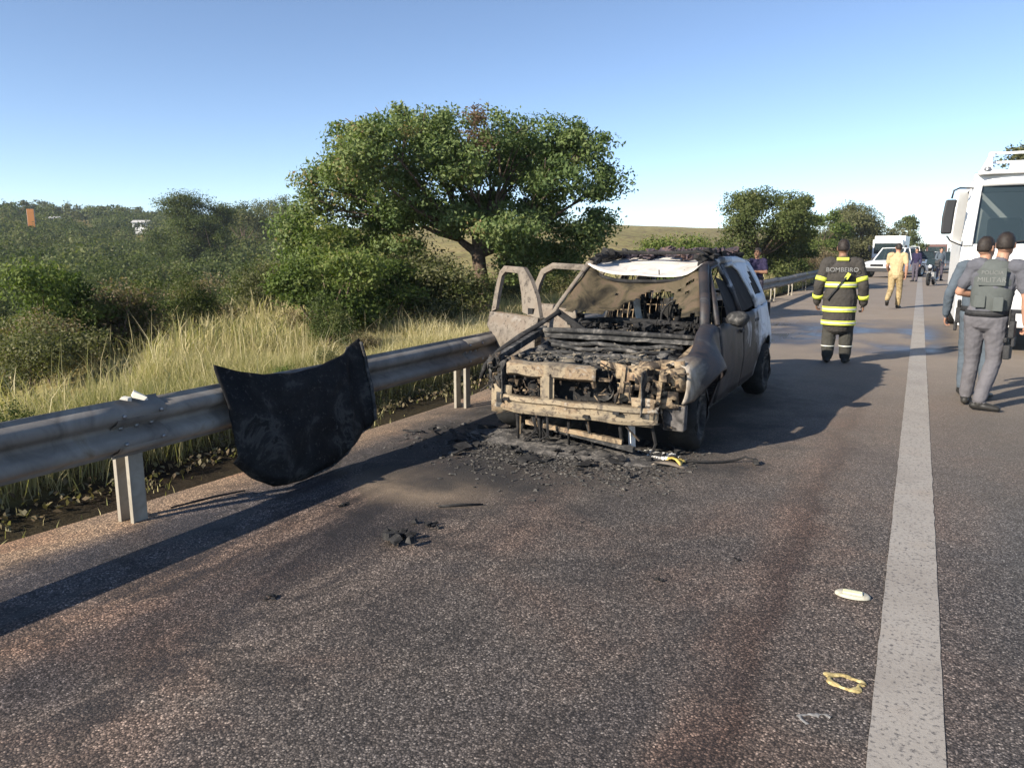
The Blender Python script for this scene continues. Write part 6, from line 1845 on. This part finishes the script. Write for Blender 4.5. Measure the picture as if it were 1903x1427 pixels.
# ash and broken bits below the car's nose
def debris_field():
    mb = MB()
    n = 0
    while n < 9500:
        x = rr.gauss(-2.45, .62); y = rr.gauss(5.40, .38)
        if y > 6.1 or x > -1.35 or x < -3.9: continue
        s = .003 + .020 * rr.random() ** 4
        mb.chunk((x, y, s * .25), (s * rr.uniform(.8, 2.6), s * rr.uniform(.8, 2), s * .45), rr); n += 1
    o = mb.build('ash_debris', mottled('ash_debris', [(.3, (.010, .010, .010)), (.43, (.05, .046, .043)), (.54, (.075, .07, .064)), (.64, (.19, .175, .155)), (.72, (.03, .027, .025))], 28, .95, 0, .4, 60, .004))
    tag(o, 'grey and black ash and broken bits scattered below the nose of the burnt car', 'debris', None, 'stuff')
    # low mounds of ash
    mb = MB()
    for cx, cy, rx, ry, h in ((-2.45, 5.5, .75, .26, .07), (-3.05, 5.65, .38, .3, .06), (-1.95, 5.45, .42, .2, .05), (-2.4, 5.95, .6, .3, .06)):
        P = []
        for i in range(17):
            a = 2 * PI * i / 16; row = []
            for q in np.linspace(0, 1, 9):
                r_ = q * (1 + .22 * mnoise.noise(Vector((math.cos(a) * 1.5 + cx, math.sin(a) * 1.5, 2))))
                zz = h * (1 - q) ** .8 * (1 + .5 * mnoise.noise(Vector((cx + q * math.cos(a) * 4, cy + q * math.sin(a) * 4, 1)))) - .004 + .012 * mnoise.noise(Vector((cx * 9 + q * math.cos(a) * 14, q * math.sin(a) * 14, 1)))
                row.append((cx + rx * r_ * math.cos(a), cy + ry * r_ * math.sin(a), max(zz, -.01)))
            P.append(row)
        mb.grid(P)
    o = mb.build('ash_mound', mottled('grey_ash_heap', [(.3, (.02, .02, .02)), (.48, (.075, .07, .066)), (.6, (.17, .155, .14)), (.72, (.05, .046, .043))], 12, .95, 0, .8, 50, .012, speck=.8, sscale=45), smooth=True); tag(o, 'low mounds of grey ash under the bumper beam of the burnt car', 'ash', None, 'stuff')
debris_field()
def char_plates():
    r2 = random.Random(31); mb = MB()
    for k in range(130):
        x = r2.gauss(-2.45, .6); y = r2.gauss(5.45, .30)
        if y > 6.0 or x > -1.45 or x < -3.8: continue
        s = .03 + .11 * r2.random() ** 2
        q = r2.random()
        if q < .7: mb.chunk((x, y, .012 + r2.uniform(0, .03)), (s * r2.uniform(.8, 2), s, .012 + .02 * r2.random()), r2)
        else: mb.tube([(x, y, .01), (x + r2.uniform(-.1, .1), y + r2.uniform(-.06, .06), .03 + .03 * r2.random()), (x + r2.uniform(-.2, .2), y + r2.uniform(-.1, .1), .01)], .005 + .005 * r2.random(), 5)
    o = mb.rough(.012, 18).build('charred_scraps', M['soot'])
    tag(o, 'black charred scraps, wire and melted bits among the ash below the burnt car', 'debris', None, 'stuff')
char_plates()
def flakes(name, cx, cy, rx, ry, n, mat, label, cat, smin, smax, seed):
    r2 = random.Random(seed); mb = MB()
    for k in range(n):
        a = r2.uniform(0, 2 * PI); q = math.sqrt(r2.random())
        s = r2.uniform(smin, smax)
        mb.chunk((cx + rx * q * math.cos(a), cy + ry * q * math.sin(a), s * .3), (s * r2.uniform(1, 2.4), s, s * .6), r2)
    return tag(mb.build(name, mat), label, cat)
flakes('white_ash_pile', -1.72, 5.62, .20, .10, 150, M['white_ash'], 'white flaky ash pile beside the front wheel of the burnt car', 'ash pile', .012, .034, 1)
flakes('white_ash_streak', -2.35, 5.28, .20, .035, 60, M['white_ash'], 'thin pale streak of ash lying in front of the bumper beam', 'ash pile', .008, .02, 2)
# yellow melted scrap and the flat scorched piece below it
mb = MB(); mb.grid([[(-1.60 + .14 * u + .01 * math.sin(v * 9), 5.50 + .15 * v - .10 * u, .012 + .04 * math.sin(u * 3) * (1 - v) + .012 * mnoise.noise(Vector((u * 5, v * 5, 1)))) for v in np.linspace(0, 1, 8)] for u in np.linspace(0, 1, 10)])
tag(mb.build('yellow_scrap', mottled('melted_yellow_plastic', [(.3, (.45, .27, .04)), (.6, (.62, .45, .12)), (.8, (.6, .55, .42))], 12, .6), None, True, solid=.008), 'melted yellow scrap lying next to the white ash pile', 'scrap')
mb = MB(); mb.grid([[(-1.66 + .24 * u, 5.34 + .10 * v + .05 * u, .010 + .015 * math.sin(u * 4)) for v in (0, .5, 1)] for u in np.linspace(0, 1, 8)])
tag(mb.build('scorched_strip', M['rust_panel'], None, True, solid=.008), 'flat rust brown strip lying in front of the yellow scrap', 'scrap')
mb = MB(); mb.tube([(-1.45, 5.56, .012), (-1.32, 5.58, .02), (-1.2, 5.67, .012), (-1.12, 5.74, .02), (-1.05, 5.76, .05), (-.98, 5.78, .03), (-.95, 5.74, .012)], .009, 6); mb.rough(.008, 14)
tag(mb.build('burnt_wire', M['soot'], None, True), 'burnt wire trailing over the asphalt right of the yellow scrap', 'wire')
mb = MB(); mb.chunk((-.98, 5.76, .025), (.09, .05, .05), rr); tag(mb.build('charred_lump', M['soot']), 'small charred lump at the end of the burnt wire', 'charred lump')
# charred lumps in the foreground
def lump(x, y, s, lab, n=9, seed=0):
    r2 = random.Random(seed); mb = MB()
    for k in range(n): mb.chunk((x + r2.gauss(0, s * .38), y + r2.gauss(0, s * .22), s * .14 + r2.uniform(0, s * .12)), (s * r2.uniform(.2, .7), s * r2.uniform(.2, .5), s * r2.uniform(.15, .42)), r2)
    mb.rough(s * .06, 30, seed)
    tag(mb.build('charred_lump', M['soot']), lab, 'charred lump')
lump(-2.47, 3.24, .15, 'largest crumbly charred lump on the open asphalt below the bonnet', 14, 1)
lump(-2.42, 3.50, .075, 'charred lump just right of and above the largest crumbly one', 7, 2)
lump(-2.54, 2.38, .045, 'small charred crumb alone on the asphalt at lower left', 5, 3)
lump(-1.02, 3.42, .045, 'small charred crumb alone near the middle of the asphalt', 5, 4)
lump(-3.09, 3.55, .05, 'small dark pebble-like crumb on the reddish strip below the bonnet', 4, 5)
lump(-.72, 3.85, .03, 'tiny charred crumb left of the pale oval plate', 4, 6)
mb = MB(); mb.tube([(-2.56, 3.80, .010), (-2.45, 3.88, .014), (-2.33, 3.97, .009)], [.006, .009, .005], 6); tag(mb.build('charred_stick', M['soot'], None, True), 'thin charred stick lying between the bonnet and the burnt car', 'stick')
mb = MB(); mb.tube([(-4.02, 2.98, .012), (-3.95, 3.25, .016), (-3.88, 3.45, .012)], [.006, .008, .005], 6); tag(mb.build('charred_stick', M['soot'], None, True), 'thin charred stick in front of the rail left of the bonnet', 'stick')
# road studs and the marks left by them
def oval_plate():
    e = empty('road_stud', (-.15, 3.68, .004), R(2), 'pale yellow oval road stud flat on the asphalt left of the edge line', 'road stud')
    mb = MB(); P = []
    for i in range(33):
        a = 2 * PI * i / 32
        P.append([(q * .078 * math.cos(a), q * .045 * math.sin(a), z) for q, z in ((1.0, 0), (.97, .009), (.85, .014), (.5, .015), (0.01, .015))])
    mb.grid(P).build('base', mottled('weathered_pale_plastic', [(.3, (.30, .28, .21)), (.5, (.46, .44, .36)), (.7, (.36, .33, .26))], 30, .7), e, True)
    MB().box((.0, -.006, .018), (.085, .036, .010)).build('reflector', mottled('pale_yellow_lens', [(.3, (.66, .64, .36)), (.7, (.80, .78, .52))], 30, .35), e, bevel=.004)
oval_plate()
def torn_ring(cx, cy, rx, ry, a0, a1, w, mat, name, lab, seed, h=.006):
    P = []
    for i in range(49):
        t = i / 48; a = lerp(a0, a1, t)
        k = 1 + .45 * mnoise.noise(Vector((math.cos(a) * 1.4 + seed, math.sin(a) * 1.4, seed)))
        ww = w * (1 + 1.2 * mnoise.noise(Vector((t * 9, seed, 2))))
        P.append([(cx + (rx * k + d_ * ww) * math.cos(a), cy + (ry * k + d_ * ww * .8) * math.sin(a), z) for d_, z in ((-.55, .001), (-.4, h), (0, h * 1.3), (.4, h), (.55, .001))])
    mb = MB(); mb.grid(P); mb.rough(.003, 60, seed)
    return tag(mb.build(name, mat, None, True), lab, 'stud mark')
torn_ring(-.115, 2.885, .062, .044, .2, 6.35, .026, mottled('cracked_yellow_resin', [(.32, (.10, .08, .05)), (.46, (.34, .26, .11)), (.56, (.46, .37, .17)), (.70, (.55, .49, .30))], 28, .8, 0, .5, 90, .004), 'yellow_resin_ring', 'broken ring of yellow resin where a road stud came off', 3)
torn_ring(-.165, 2.575, .060, .046, 1.2, 3.9, .016, mottled('faded_white_resin', [(.34, (.07, .066, .062)), (.5, (.20, .195, .19)), (.66, (.28, .27, .26))], 45, .8), 'white_resin_mark', 'faded pale crescent of resin on the asphalt nearest the camera', 6, .003)
